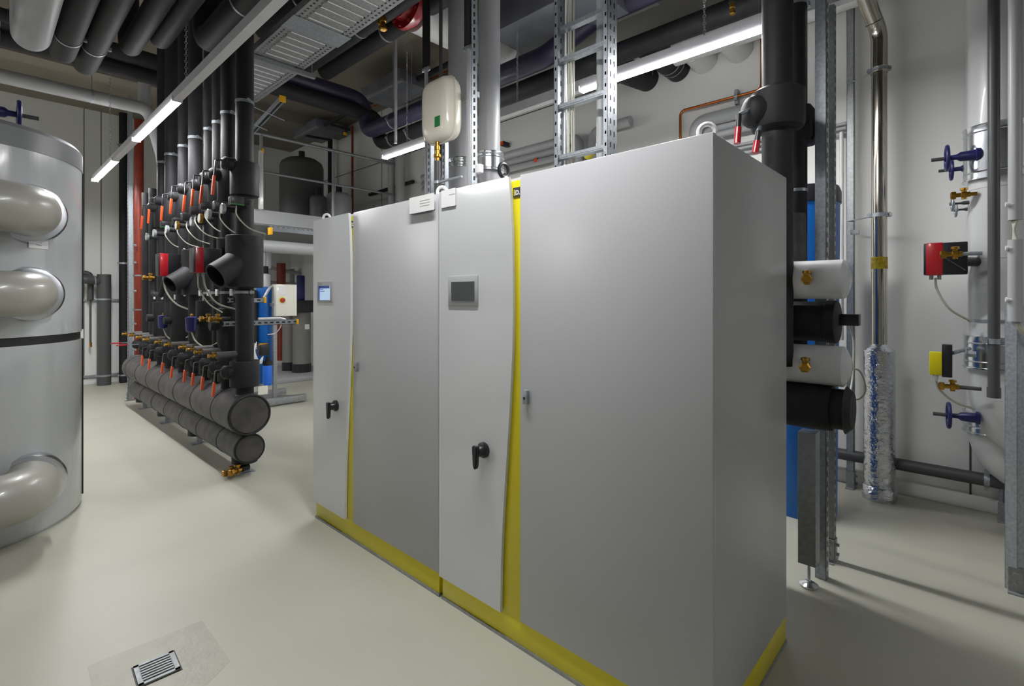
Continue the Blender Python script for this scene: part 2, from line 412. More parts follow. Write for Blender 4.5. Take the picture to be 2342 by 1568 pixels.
# blue hand-wheel valve on a riser from the tank lid
def handwheel(name, label, c, ax, R, hubcol='navy', stem=.05, body=.10, bodyr=.03, group=None, wheelcol='navy', tilt=0):
    c = V(c); ax = V(ax).normalized(); a, b = frame(ax)
    t = thing(name, label, 'valve', c-ax*body, group)
    G().lathe(c-ax*body, ax, [(bodyr*1.25,0),(bodyr*1.25,body*.12),(bodyr,body*.14),(bodyr*.85,body*.6),(bodyr*.5,body*.7),(bodyr*.45,body)], 20).make('bonnet', hubcol, t)
    g = G(); g.ring(c, ax, R*.9, R*.13, 28, 10)
    for k in range(4):
        d_ = a*math.cos(k*PI/2)+b*math.sin(k*PI/2); g.cyl(c+ax*-.004, c+d_*R*.9, R*.1, seg=8)
    g.cyl(c-ax*.014, c+ax*.014, R*.24, seg=16); g.make('hand_wheel', wheelcol, t)
    G().cyl(c+ax*.01, c+ax*(.01+stem), R*.14, seg=14).make('spindle', 'greyd', t)
    return t
q = P(43, 263, d=3.45)
handwheel('gate_valve', 'blue hand wheel valve on the pipe above the tank lid', q, (1,0,0), .098, stem=.09, body=.17, bodyr=.04)
pipe('tank_riser', 'grey pipe standing up from the tank lid carrying the blue valve', 'pipe', [(q.x-.2, q.y, 2.66), (q.x-.2, q.y, CZ)], .045, 'pvcg')

# ------------------------------------------------------------ ceiling pipes at upper left
def ypipe(u, v, z, r, m, lab, cl=None, top=CZ, y1=-3.5, grp='pipes bending up to the ceiling'):
    q = P(u-12, v+17, Z=z)
    return pipe('ceiling_pipe', lab, 'pipe', [(q.x, y1, z), (q.x, q.y, z), (q.x, q.y, top)], r, m, grp, bend=r*1.6, seg=30,
                clamps=[(0, (q.y-c-y1)/(q.y-y1), (q.x-.0, q.y-c, CZ)) for c in (cl or [])])
ypipe(80, 78, 3.5, .11, 'pvcg', 'light grey jacketed ceiling pipe bending up, leftmost above the tank')
ypipe(152, 112, 3.6, .085, 'foam', 'black insulated ceiling pipe with clamp, second from left above the tank', [.5, 1.6])
ypipe(203, 140, 3.65, .086, 'foam', 'black insulated ceiling pipe reaching lowest, third from left above the tank', [.62, 1.9])
ypipe(306, 98, 3.7, .075, 'foam', 'black insulated ceiling pipe, fourth from left near the red tag')
ypipe(374, 82, 3.7, .07, 'foam', 'black insulated ceiling pipe, fifth from left beside the lamp chain')
ypipe(484, 84, 3.85, .11, 'foam', 'thick black insulated ceiling pipe directly above the aisle lamp', [.95])
ypipe(615, 62, 4.2, .11, 'foam', 'thick black insulated ceiling pipe between the aisle lamp and cable tray', [.9], y1=-3)
XR = -4.5
for (u, v, z, r, lab) in ((330, 136, 4.55, .10, 'upper black insulated pipe crossing the ceiling behind the bent pipes'), (330, 171, 4.4, .10, 'lower black insulated pipe crossing the ceiling behind the bent pipes')):
    q = P(u, v, Z=z)
    pipe('ceiling_pipe', lab, 'pipe', [(XR, q.y, z), (2.0, q.y, z)], r, 'foam', 'black pipes crossing the ceiling', clamps=[(0, .72, (.4, q.y, CZ)), (0, .8, (.9, q.y, CZ))])
for k, (v, z) in enumerate(((35, 4.5), (62, 4.5), (90, 4.45))):
    q = P(10, v, Z=z)
    pipe('ceiling_pipe', ['highest', 'middle', 'lowest'][k]+' of three dark pipes crossing the ceiling left of the light grey pipe', 'pipe', [(XR, q.y, z), (.4, q.y, z)], .07, 'foam', 'dark pipes in the upper left corner')
q = P(340, 250, Z=4.2); ql = q
pipe('overflow_pipe', 'light grey pipe crossing high in front of the back wall', 'pipe', [(XR, q.y, 4.2), (q.x, q.y, 4.2), (q.x+.16, q.y-.0, 3.6), (q.x+.3, q.y, 2.5)], .085, 'pvcg', clamps=[(0, .72, (.0, q.y, CZ)), (0, .9, (1.05, q.y, CZ))])
tag(G().box(P(336,128,Z=4.68), (.06,.06,.06), bev=.01).make('pipe_tag', 'red'), 'small red tag on top of the dark ceiling pipes', 'tag')
pipe('drop_pipe', 'short light grey vertical pipe beside the end of the overhead grey pipe', 'pipe', [P(330,255,Y=8.7), P(330,190,Y=8.7)], .075, 'pvcg')

# ------------------------------------------------------------ back wall pipes
def wallpipe(u, v0, v1, Y, r, m, lab, name='wall_pipe', grp=None, cl=(), ck=None):
    a = P(u, v0, Y=Y); b = P(u, v1, Y=Y)
    b.x = a.x
    return pipe(name, lab, 'pipe', [a, (a.x, a.y, max(b.z, 0))], r, m, grp, clamps=cl)
o = wallpipe(283, 150, 873, 11.5, .072, 'foam', 'black insulated pipe standing against the back wall beside the strut')
for vv in (602, 333, 857): q = P(283, vv, Y=11.5); clamp(o, q, (0,0,1), .072, (1,0,0), .03)
a = P(238, 640, Y=11.42)
o = pipe('drain_pipe', 'wide dark grey pipe with side branch on the floor at the back wall', 'pipe', [(a.x, a.y, 0), (a.x, a.y, a.z+.1)], .10, 'greyd')
for vv in (684, 858): q = P(238, vv, Y=11.42); clamp(o, q, (0,0,1), .10, (1,0,0), .03)
G().tube(fillet([(a.x, a.y, a.z-.02), (a.x-.25, a.y-.05, a.z), (a.x-1.6, a.y-.05, a.z)], .1), .075, 20).make('branch', 'greyd', o)
G().ring((a.x-.13, a.y-.04, a.z-.01), (1,0,.1), .073, .012).make('joint_ring', 'galvd', o)
q = P(207, 640, Y=11.55)
pipe('wall_pipe', 'thin grey pipe dropping behind the branch of the wide pipe', 'pipe', [(q.x-.6, q.y, q.z+.12), (q.x, q.y, q.z+.12), (q.x, q.y, q.z-.35)], .045, 'greyd')
pipe('wall_pipe', 'very thin grey pipe with brass end low on the back wall', 'pipe', [(q.x, q.y, q.z-.35), (q.x, q.y, .75)], .014, 'greyd')
tag(G().cyl((q.x, q.y, .68), (q.x, q.y, .76), .02, seg=12).make('pipe_fitting', 'brass'), 'brass end fitting on the very thin pipe at the back wall', 'fitting')
tag(G().box((1.1, WY-.03, P(240,686,Y=WY).z), (1.6,.04,.04)).make('mounting_rail', 'galvd'), 'grey mounting rail on the back wall at branch height', 'rail', 'mounting rails on the back wall')
tag(G().box((1.6, WY-.03, P(240,857,Y=WY).z), (1.2,.04,.04)).make('mounting_rail', 'galvd'), 'grey mounting rail low on the back wall near the floor', 'rail', 'mounting rails on the back wall')

# ------------------------------------------------------------ channel strut helper
def channel(g, a, b, w, dpt, face):
    """open C channel from a to b; slotted web faces 'face'"""
    a, b, f = V(a), V(b), V(face).normalized(); L = (b-a).length; ax = (b-a).normalized(); s = ax.cross(f).normalized()
    R = Matrix((s, f, ax)).transposed()
    c = (a+b)/2
    g.box(c+f*(dpt/2-.0015), (w, .003, L), rot=R)
    for k in (-1, 1):
        g.box(c+s*k*(w/2-.0015), (.003, dpt, L), rot=R)
        g.box(c+s*k*(w/2-.006)-f*(dpt/2-.0015), (.010, .003, L), rot=R)
def slots(g, a, b, face, w=.012, l=.03, pitch=.055, dpt=.041):
    a, b, f = V(a), V(b), V(face).normalized(); L = (b-a).length; ax = (b-a).normalized(); s = ax.cross(f).normalized()
    R = Matrix((s, f, ax)).transposed(); k = pitch/2
    while k < L-.02:
        g.box(a+ax*k+f*(dpt/2), (w, .002, l), rot=R); k += pitch
def strut(name, label, a, b, face, w=.041, d_=.041, m='galv', foot=None, slot=True, grp=None, cat='strut', cap=None):
    t = thing(name, label, cat, V(a), grp)
    g = G(); channel(g, a, b, w, d_, face); g.make('channel', m, t)
    if slot: g = G(); slots(g, a, b, face, dpt=d_, w=w*.32); g.make('slot_row', 'rubber', t)
    if foot:
        g = G(); a = V(a)
        g.box(a+V((0,0,.004)), (.13,.06,.008), bev=.001); g.box(a+V((-.035,0,.07)), (.006,.055,.13)); g.box(a+V((0,-.028,.07)), (.055,.006,.13))
        for zz in (.045, .10): g.cyl(a+V((-.05,0,zz)), a+V((-.036,0,zz)), .010, seg=8); g.cyl(a+V((0,-.045,zz)), a+V((0,-.03,zz)), .010, seg=8)
        g.make('base_bracket', 'galvd', t)
    if cap:
        G().box(V(cap), (w+.008, .022, w+.008) if abs(V(b).y-V(a).y) > abs(V(b).x-V(a).x) else (.022, w+.008, w+.008), bev=.002).make('end_cap', 'yellowcap', t)
    return t
strut('strut_post', 'galvanised slotted strut post beside the red pipe at far end of manifold', (1.61, 9.4, 0), (1.61, 9.4, 4.6), (-1,0,0), .06, .06, foot=True)
q = V((1.74, 9.52, 0))
rp = pipe('red_pipe', 'rust red painted vertical pipe behind the strut post', 'pipe', [(q.x, q.y, 0), (q.x, q.y, 4.3)], .062, 'redpipe')
for vv in (630, 708, 828, 300): clamp(rp, (q.x, q.y, P(314, vv, Y=9.52).z), (0,0,1), .062, (1,0,0), .022, m='galvd')
# small brackets up the strut
t = thing('bracket_rack', 'row of small galvanised rungs between strut post and red pipe', 'bracket', (1.66, 9.42, .2))
for vv in (560, 600, 665, 740, 800, 880, 905): G().box((1.665, 9.42, P(303, vv, Y=9.42).z), (.05, .03, .03), bev=.004).make('rung', 'galvd', t)

# ------------------------------------------------------------ manifold
MX, HZ, HR, LZ, LR = 1.62, .545, .176, .238, .130
def header(name, lab, x, z, r, y0, y1, m):
    t = thing(name, lab, 'manifold pipe', (x, (y0+y1)/2, z-r))
    g = G().lathe((x, y0, z), (0,1,0), [(r*.95,0),(r,.004),(r,y1-y0)], 44); g.make('insulation', m, t)
    g = G(); g.lathe((x, y0-.003, z), (0,-1,0), [(r*.88,-.004),(r*.88,.0),(r*.86,.004),(0,.006)], 44); g.make('end_disc', 'foamd', t)
    g = G(); g.ring((x, y0+.002, z), (0,1,0), r*.94, r*.06, 44, 8); g.make('end_ring', 'rubber', t)
    y = y0+.45
    while y < y1-.2:
        G().ring((x, y, z), (0,1,0), r-.002, .006, 40, 6).make('tape_joint', 'foam', t); y += .62
    return t
header('header_pipe', 'fat dusty black insulated manifold header with round end disc, the upper one', MX, HZ, HR, 4.6, 9.0, 'foamd')
lt = header('header_pipe', 'thinner black insulated manifold header just above the floor', MX+.02, LZ, LR, 4.66, 8.9, 'foamd')
for y in (4.78, 6.1, 7.4, 8.6):
    G().lathe((MX+.02, y, LZ), (0,0,1), [(LR*.8,-LR-.01),(LR*.8,0)], 24).make('stand_insulation', 'foam', lt)
    g = G(); g.box((MX+.02, y, .004), (.15,.09,.008)); g.box((MX+.02, y, .06), (.05,.045,.11)); g.make('foot', 'galv', lt)
    G().cyl((MX, y+.1, LZ+.02), (MX, y+.1, HZ), .055, seg=18).make('link_neck', 'foam', lt)
def brass_cock(name, lab, c, ax, grp=None, s=1.0, stub=0, stubr=.028, stubm='foam', side=(0,0,1)):
    """small brass drain cock: body, hex nut, turned cap, optional insulated stub behind it"""
    c, ax, sd = V(c), V(ax).normalized(), V(side).normalized()
    t = thing(name, lab, 'valve', c, grp)
    g = G(); g.lathe(c-ax*.02*s, ax, [(.012*s,0),(.012*s,.012*s),(.016*s,.013*s),(.016*s,.03*s),(.010*s,.032*s),(.010*s,.05*s)], 12)
    g.make('body', 'brass', t)
    G().lathe(c+ax*.03*s, ax, [(.018*s,0),(.019*s,.004*s),(.019*s,.016*s),(.014*s,.02*s)], 6).make('cap', 'brass', t)
    G().lathe(c+ax*.002*s-sd*.02*s, sd, [(.009*s,0),(.009*s,.04*s),(.014*s,.041*s),(.014*s,.05*s),(.006*s,.052*s)], 10).make('bonnet', 'brass', t)
    if stub: G().cyl(c-ax*.018*s, c-ax*stub, stubr, seg=18).make('insulated_stub', stubm, t)
    return t
c = P(540, 1078, Y=4.62)
brass_cock('drain_cock', 'brass drain cock hanging under the near end of the lower header', (MX-.06, 4.70, .06), (-1,-.4,0), s=1.7, stub=.10)
brass_cock('drain_cock', 'second brass drain cock close to floor beside the first', (MX-.10, 4.74, .05), (-1,-.2,0), s=1.5, stub=.12)

YS = [4.72, 5.12, 5.46, 5.74, 6.16, 6.60, 7.10, 7.58, 8.05, 8.45]
RR = [.072, .067, .041, .037, .066, .057, .072, .05, .045, .045]
ORD = ['nearest', 'second nearest', 'third nearest', 'fourth nearest', 'fifth nearest', 'sixth nearest', 'seventh nearest', 'eighth nearest', 'ninth nearest', 'farthest']
def dz_at(y): return FX*1.45+FY*y
def lever(parent, y, z, r0, L=.2, sc=1.0, name='lever_valve', swing=0, m='foam', horiz=False):
    """insulated valve neck pointing to -X, dome cap, flat lever hanging down with orange grip"""
    nx = MX-r0
    g = G(); g.lathe((nx+.03, y, z), (-1,0,0), [(.045*sc,0),(.045*sc,.07),(.041*sc,.085),(.03*sc,.098),(.012*sc,.102)], 22)
    vb = g.make('valve_neck', m, parent)
    hx = nx-.075
    for k in (.0, .014): G().ring((hx+.03+k, y, z), (1,0,0), .0445*sc, .003, 22, 6).make('neck_ring', 'black', vb)
    g = G()
    if horiz:
        g.box((hx-.06, y, z+.03), (.16, .022, .008)); g.make('lever', 'galvd', vb)
        G().box((hx-.17, y, z+.03), (.12, .026, .016), bev=.004).make('grip', 'red', vb); return vb
    top = V((hx-.006, y, z+.02)); k1 = V((hx-.035, y+swing*.2, z+.005)); k2 = V((hx-.042, y+swing, z-L))
    w_ = .022*sc
    def bar(a, b, w, th, nm, mm):
        a, b = V(a), V(b); ax = (b-a).normalized(); s = V((0,1,0)); f = ax.cross(s).normalized(); s = f.cross(ax)
        G().box((a+b)/2, (w, th, (b-a).length), rot=Matrix((s, f, ax)).transposed(), bev=.003).make(nm, mm, vb)
    bar(V((hx+.01,y,z+.022)), k1+V((0,0,.012)), w_, .01, 'lever_arm', 'black'); bar(k1+V((0,0,.012)), k1.lerp(k2, .45), w_, .008, 'lever', 'black')
    bar(k1.lerp(k2, .42), k2, w_*1.25, .018, 'grip', 'orange')
    return vb
for i, (y, r) in enumerate(zip(YS, RR)):
    far = i > 7
    t = thing('riser_pipe', 'black insulated manifold riser pipe, %s of ten along the header' % ORD[i], 'pipe', (MX, y, HZ), 'manifold riser pipes')
    top = 4.75 if not far else 3.0
    G().cyl((MX, y, HZ+HR*.8), (MX, y, top), r, seg=30).make('insulation', 'foam', t)
    rc = max(r*1.4, .08) if i else .118
    # lower ball valve housing and lever
    G().lathe((MX, y, .72), (0,0,1), [(rc*.97,.06),(rc,.064),(rc,.275),(rc*.97,.28)], 30).make('valve_jacket', 'foam', t)
    lever(t, y, .915, rc, .20, sc=1.25, swing=.055, horiz=far)
    g = G(); g.band((MX, y, .70), (0,0,1), r, .022, .004); g.make('jacket_strap', 'galvd', t)
    if far: continue
    # upper housing and lever
    rc2 = max(r*1.45, .08) if i else .115
    G().lathe((MX, y, 2.44), (0,0,1), [(rc2*.97,0),(rc2,.004),(rc2,.28),(rc2*.97,.285)], 30).make('valve_jacket', 'foam', t)
    lever(t, y, 2.70-.02*(i % 2), rc2, .27, sc=1.25, swing=.075)
    # thermometer dial on its pocket
    dx = MX-r-.11
    gp = G().cyl((MX-r*.5, y, 2.31), (dx+.02, y, 2.31), .026, seg=16).make('thermometer_pocket', 'foam', t)
    G().lathe((dx, y, 2.31), (-1,0,0), [(.018,-.03),(.044,-.022),(.046,0),(.042,.004)], 26).make('dial_case', 'brass' if i in (2, 4) else 'galv', gp)
    G().lathe((dx-.0045, y, 2.31), (-1,0,0), [(.04,0),(0,.0015)], 26).make('dial_face', 'glass', gp)
    # support clamp where the riser passes the rail
    clamp(t, (MX, y, 3.26+.0*i), (0,0,1), r, (0,1,0), .026, rod=(MX+.35, y+.02, 3.20))
    # strap with label clip
    if i < 5:
        clamp(t, (MX, y, 1.60), (0,0,1), r, (-.3,1,0), .024, m='galvd')
        G().box((MX-r-.02, y+.05, 1.60), (.012,.055,.06), bev=.002).make('label_clip', 'whitec', t)
    else:
        G().box((MX-r-.02, y+.03, 1.56), (.012,.05,.055), bev=.002).make('label_clip', 'whitec', t)
# insulated mixing valve bodies on two risers
def mixing(i, z0, z1, rb, cone_dir, lab):
    y = YS[i]
    t = thing('mixing_valve', lab, 'valve', (MX, y, z0))
    G().lathe((MX, y, z0), (0,0,1), [(rb*.95,0),(rb,.006),(rb,z1-z0-.006),(rb*.95,z1-z0)], 36).make('jacket', 'foam', t)
    a = V((MX-.02, y, (z0+z1)/2+.0)); d_ = V(cone_dir).normalized()
    G().lathe(a, d_, [(rb*.9,0.0),(rb*.78,.13),(rb*.74,.27),(rb*.64,.27),(rb*.6,.10),(0,.10)], 32).make('jacket_neck', 'foam', t)
    return t
mixing(0, 1.64, 2.09, .148, (-1,-.25,-.6), 'largest black jacketed mixing valve with cone neck on the nearest riser')
mixing(1, 1.66, 2.1, .10, (0,1,0), 'slim black jacketed valve body on second nearest riser')
mixing(4, 1.58, 2.06, .125, (-1,-.3,-.6), 'black jacketed mixing valve with cone neck near the fifth riser')
mixing(5, 1.62, 1.95, .105, (0,-1,0), 'black jacketed valve body on the sixth nearest riser')
for i, z0, z1, rb, lab in ((1, 1.15, 1.45, .10, 'short black jacketed pump body on second nearest riser'), (3, 1.12, 1.52, .105, 'black jacketed pump body tapering below on fourth riser'), (5, 1.1, 1.5, .13, 'wide black jacketed pump body on the sixth riser'), (7, 1.1, 1.5, .095, 'black jacketed pump body on the eighth riser')):
    g = G().lathe((MX, YS[i], z0), (0,0,1), [(RR[i],-.12),(rb,0),(rb,z1-z0),(RR[i],z1-z0+.004)], 32)
    pt_ = thing('inline_pump', lab, 'pump', (MX, YS[i], z0)); g.make('pump_jacket', 'foam', pt_)
    G().cyl((MX-rb*.6, YS[i], (z0+z1)/2), (MX-rb-.06, YS[i], (z0+z1)/2), .045, seg=20).make('motor_cap', 'foam', pt_)
def cable(parent, pts, r=.006, m='cable', n=14, name='cable'):
    pts = [V(p) for p in pts]; out = []
    P_ = [pts[0]*2-pts[1]]+pts+[pts[-1]*2-pts[-2]]
    for i in range(1, len(P_)-2):
        for k in range(n):
            t = k/n; a, b, c, d_ = P_[i-1:i+3]
            out.append(.5*((2*b)+(c-a)*t+(2*a-5*b+4*c-d_)*t*t+(3*b-a-3*c+d_)*t**3))
    out.append(pts[-1])
    return G().tube(out, r, 8).make(name, m, parent)
def actuator(lab, c, dims, rz, redw, gl, cabs, grp='red fronted valve actuators', redside=-1):
    c = V(c); L, W, H = dims; R = Matrix.Rotation(rz, 3, 'Z')
    t = thing('valve_actuator', lab, 'actuator', c-V((0,0,H/2)), grp)
    G().box(c, dims, rz, bev=.006).make('housing', 'black', t)
    x = redside*(L/2-redw/2-.012)
    G().box(c+R@V((x, 0, 0)), (redw, W+.004, H+.004), rz, bev=.004).make('red_band', 'red', t)
    for k in gl: G().cyl(c+R@V((k, 0, -H/2)), c+R@V((k, 0, -H/2-.03)), .011, seg=12).make('cable_gland', 'pvcg', t)
    for pts, r in cabs: cable(t, [c+V(p) for p in pts], r)
    return t
q = P(470, 596, X=1.40)
actuator('black valve actuator with red band hanging beside the nearest mixing valve', q, (.22,.14,.215), 0, .065, (-.06,-.02), [([(-.06,0,-.13),(-.05,0,-.25),(.02,-.02,-.38),(.12,-.05,-.46)], .006), ([(-.02,0,-.13),(0,-.02,-.25),(.08,-.06,-.38),(.25,-.1,-.44)], .008)])
q = P(384, 606, X=1.42)
actuator('black valve actuator with red band farther along the manifold', q, (.20,.14,.235), 0, .075, (-.04,), [([(-.04,0,-.13),(-.02,-.02,-.28),(.06,-.1,-.42),(.2,-.25,-.5)], .009)])
# purple pumps' motor heads low on the manifold
for u, v, lab, dd in ((437, 741, 'nearer dark purple small pump head low on the manifold', .3), (373, 735, 'farther dark purple small pump head low on the manifold', .25)):
    q = P(u, v, X=1.45)
    t = thing('circulation_pump', lab, 'pump', q-V((0,0,.08)), 'purple pump heads')
    G().lathe(q-V((0,0,.075)), (0,0,1), [(.035,0),(.045,.01),(.05,.12),(.05,.14),(.02,.15)], 24).make('motor', 'navy', t)
    G().cyl(q+V((0,0,.03)), (MX-.03, q.y, q.z+.05), .02, seg=14).make('arm', 'black', t)
    G().lathe(q+V((.01,.02,.075)), (0,0,1), [(.014,0),(.014,.02),(.008,.025)], 10).make('fitting', 'brass', t)
    cable(t, [q+V((0,0,-.07)), q+V((.03,-.05,-.17)), q+V((.1,-.15,-.22)), q+V((.2,-.3,-.14))], .007)
# fill cocks in a row above the lower valves
for i, y in enumerate(YS):
    brass_cock('fill_cock', 'small brass fill cock on black stub, %s of ten in the row' % ORD[i], (MX-RR[i]-.17, y, 1.065), (-1,0,0), 'fill cocks above the header', s=.95, stub=.19, stubm='foamd')
for u, v, lab in ((1080*.1914+270, 880*.1914+560, 'loose-looking brass cock between the middle risers, left one'), (1195*.1914+270, 885*.1914+560, 'loose-looking brass cock between the middle risers, right one')):
    brass_cock('vent_cock', lab, P(u, v, X=1.5), (-1,0,0), s=1.5, stub=.1, stubr=.02)
q = P(345, 635, X=1.42); brass_cock('fill_cock', 'yellow brass cock with small lever beside the farther actuator', q, (-1,0,0), s=1.7)
pipe('loop_pipe', 'black bent insulated loop pipe under the farther actuator', 'pipe', [P(350,640,X=1.45), P(350,672,X=1.45), P(368,675,X=1.45), P(378,640,X=1.45)], .03, 'foam', bend=.06)
# sensor boxes and their cables by the dials
for k, (u, v, gr, lab) in enumerate(((540,460,1,'black sensor box with green edge by the nearest dial'),(503,470,0,'black sensor box between first and second dial'),(470,470,0,'black sensor box behind the third dial'),(447,482,0,'black sensor box by the fourth dial'),(428,496,0,'black sensor box by the fifth dial'),(407,507,0,'black sensor box by the sixth dial'),(379,514,1,'greenish black sensor box by the seventh dial'))):
    q = P(u, v, X=MX-.12)
    t = thing('sensor_box', lab, 'sensor', q-V((0,0,.04)), 'sensor boxes along the dials')
    G().box(q, (.10,.08,.075), bev=.006).make('case', 'black', t)
    if gr: G().box(q+V((0,-.036,-.03)), (.102,.012,.01)).make('green_edge', 'green', t)
    G().cyl(q+V((.04,0,0)), (MX-.02, q.y, q.z), .02, seg=12).make('mount', 'foam', t)
    cable(t, [q+V((0,-.0,-.035)), q+V((-.02,-.08,-.13)), q+V((.03,-.2,-.24)), q+V((.12,-.3,-.29))], .0055)

# ------------------------------------------------------------ support rails of the manifold
strut('support_rail', 'upper support channel with yellow end cap crossing behind the risers', P(560,318,X=2.05), P(646,226,X=2.05), (0,0,1), .05, .04, slot=False, cap=P(646,226,X=2.05), grp='yellow capped support rails', cat='rail')
a = P(575, 738, X=2.0)
def xrail(v0, u1, v1, Y, w, lab, name='support_rail'):
    a = P(u1, v1, Y=Y); t = strut(name, lab, (MX-.1, Y, a.z), (a.x, Y, a.z), (0,-1,0), w, .04, cap=(a.x, Y, a.z), grp='yellow capped support rails', cat='rail')
    return t
xrail(0, 678, 735, 4.95, .045, 'lower slotted support rail with yellow cap beside the blue filter')
pipe('conduit', 'thin white conduit lying on the lower slotted rail', 'conduit', [P(590,730,Y=5.0), P(640,728,Y=5.0), P(652,732,Y=5.0)], .017, 'pvcw')
xrail(0, 604, 686, 4.82, .045, 'short support rail stub with yellow cap at clamp height')
q1, q2 = P(618,522,Y=5.6), P(735,535,Y=5.6)
strut('support_rail', 'slotted galvanised rail with yellow cap below the mezzanine edge', q1, (q2.x+.6, 5.6, q1.z), (0,-.35,1), .07, .041, cap=q1+V((0,0,-.03)), grp='yellow capped support rails', cat='rail')
strut('support_rail', 'upright with yellow cap on the left end of the railing', P(597,478,Y=7.2), P(597,345,Y=7.2), (0,-1,0), .05, .05, 'pvcw', slot=False, cat='rail', cap=P(600,345,Y=7.2))

# ------------------------------------------------------------ mezzanine
MY, MZ = 7.3, 2.70
struct('trim_20', G().box(((2.55+WX)/2, (MY+WY)/2, MZ-.03), (WX-2.55, WY-MY, .06)), 'galvd')
t = thing('mezzanine_beam', 'pale steel edge beam of the mezzanine platform', 'beam', (3.8, MY, MZ))
g = G(); g.box(((2.3+WX)/2, MY-.02, MZ-.03), (WX-2.3, .02, .20)); g.box(((2.3+WX)/2, MY+.02, MZ-.13), (WX-2.3, .1, .012)); g.make('web', 'pvcg', t)
pipe('mezzanine_pipe', 'light grey pipe running below the mezzanine edge', 'pipe', [(2.1, 7.1, 2.25), (WX, 7.1, 2.25)], .085, 'pvcg')
t = thing('guard_rail', 'galvanised tube guard rail with posts on the mezzanine edge', 'railing', (3.8, MY, MZ))
G().cyl((2.62, MY, 3.82), (5.0, MY, 3.82), .024).make('top_rail', 'galvd', t)
G().cyl((2.62, MY, 3.30), (5.0, MY, 3.30), .018).make('middle_rail', 'galvd', t)
for x in (2.72, 3.78, 4.98): G().cyl((x, MY, MZ-.1), (x, MY, 3.82), .024).make('post', 'galvd', t)
LASTV = ''
def vessel(name, lab, c, r, h, m, grp=None, cap='foam'):
    global LASTV
    c = V(c); t = thing(name, lab, 'tank', c, grp); LASTV = t.name
    G().lathe(c, (0,0,1), [(r*.9,0),(r,.04),(r,h-r*.45),(r*.93,h-r*.25),(r*.7,h-r*.08),(r*.35,h),(0,h+.01)], 40).make('shell', m, t)
    G().cyl(c+V((0,0,h)), c+V((0,0,h+.12)), .05, seg=16).make('top_port', cap, t)
    return t
qa = P(690, 480, Y=8.7); vessel('pressure_tank', 'big dark grey pressure tank standing on the mezzanine', (qa.x, 8.7, MZ), .36, P(690,362,Y=8.7).z-MZ, 'tankdark')
qa = P(728, 480, Y=7.9); vessel('pressure_tank', 'small dark grey tank in front of the big one on the mezzanine', (qa.x, 7.9, MZ), .13, P(728,446,Y=7.9).z-MZ, 'tankdark')
qa = P(775, 480, Y=7.95); vessel('pressure_tank', 'paler grey-green tank right of the railing post on the mezzanine', (qa.x, 7.95, MZ), .21, P(775,440,Y=7.95).z-MZ, 'pvcg')
for u, m_, r, lab in ((755,'foam',.045,'dark vertical pipe behind the railing post'),(806,'redpipe',.022,'thin red vertical pipe on the wall behind the railing'),(895,'pvcg',.06,'pale vertical pipe left of a pair behind the railing'),(915,'pvcg',.08,'wide pale vertical pipe behind the end of the railing')):
    a = P(u, 500, X=4.85); tp = {755: 318, 806: 288, 895: 360, 915: 345}[u]
    pipe('wall_pipe', lab, 'pipe', [(a.x, a.y, MZ-.9), (a.x, a.y, P(u, tp, X=4.85).z)], r, m_)
for u0, v0, u1, v1, lab in ((700,310,756,320,'dark horizontal rod under ceiling above the mezzanine tank'),(757,285,800,297,'short dark pipe joining the thin red pipe below the ceiling')):
    pipe('wall_pipe', lab, 'pipe', [P(u0,v0,d=8.6), P(u1,v1,d=8.9)], .02, 'foam')
pipe('wall_pipe', 'dark sloping pipe low on the wall behind the railing', 'pipe', [P(845,445,X=4.95), P(945,415,X=4.95)], .03, 'foam')
# flat ducts under ceiling
for u0, v0, z, dx, dy, lab in ((730, 300, 4.7, .55, .9, 'flat grey duct panel under the ceiling above the mezzanine tank'), (905, 205, 4.6, .55, 1.0, 'flat grey duct panel under the ceiling behind white vessel')):
    q = P(u0, v0, Z=z)
    t = thing('ceiling_duct', lab, 'duct', q, 'flat ceiling ducts')
    G().box(q, (dx, dy, .16), bev=.01).make('casing', 'greyb', t)
    G().box(q+V((-dx/2+.02, 0, -.09)), (.05, dy+.05, .03)).make('hanger_rail', 'galvd', t)
    G().box(q+V((dx/2, -dy/2-.02, -.09)), (.06, .03, .05)).make('end_cap', 'yellowcap', t)

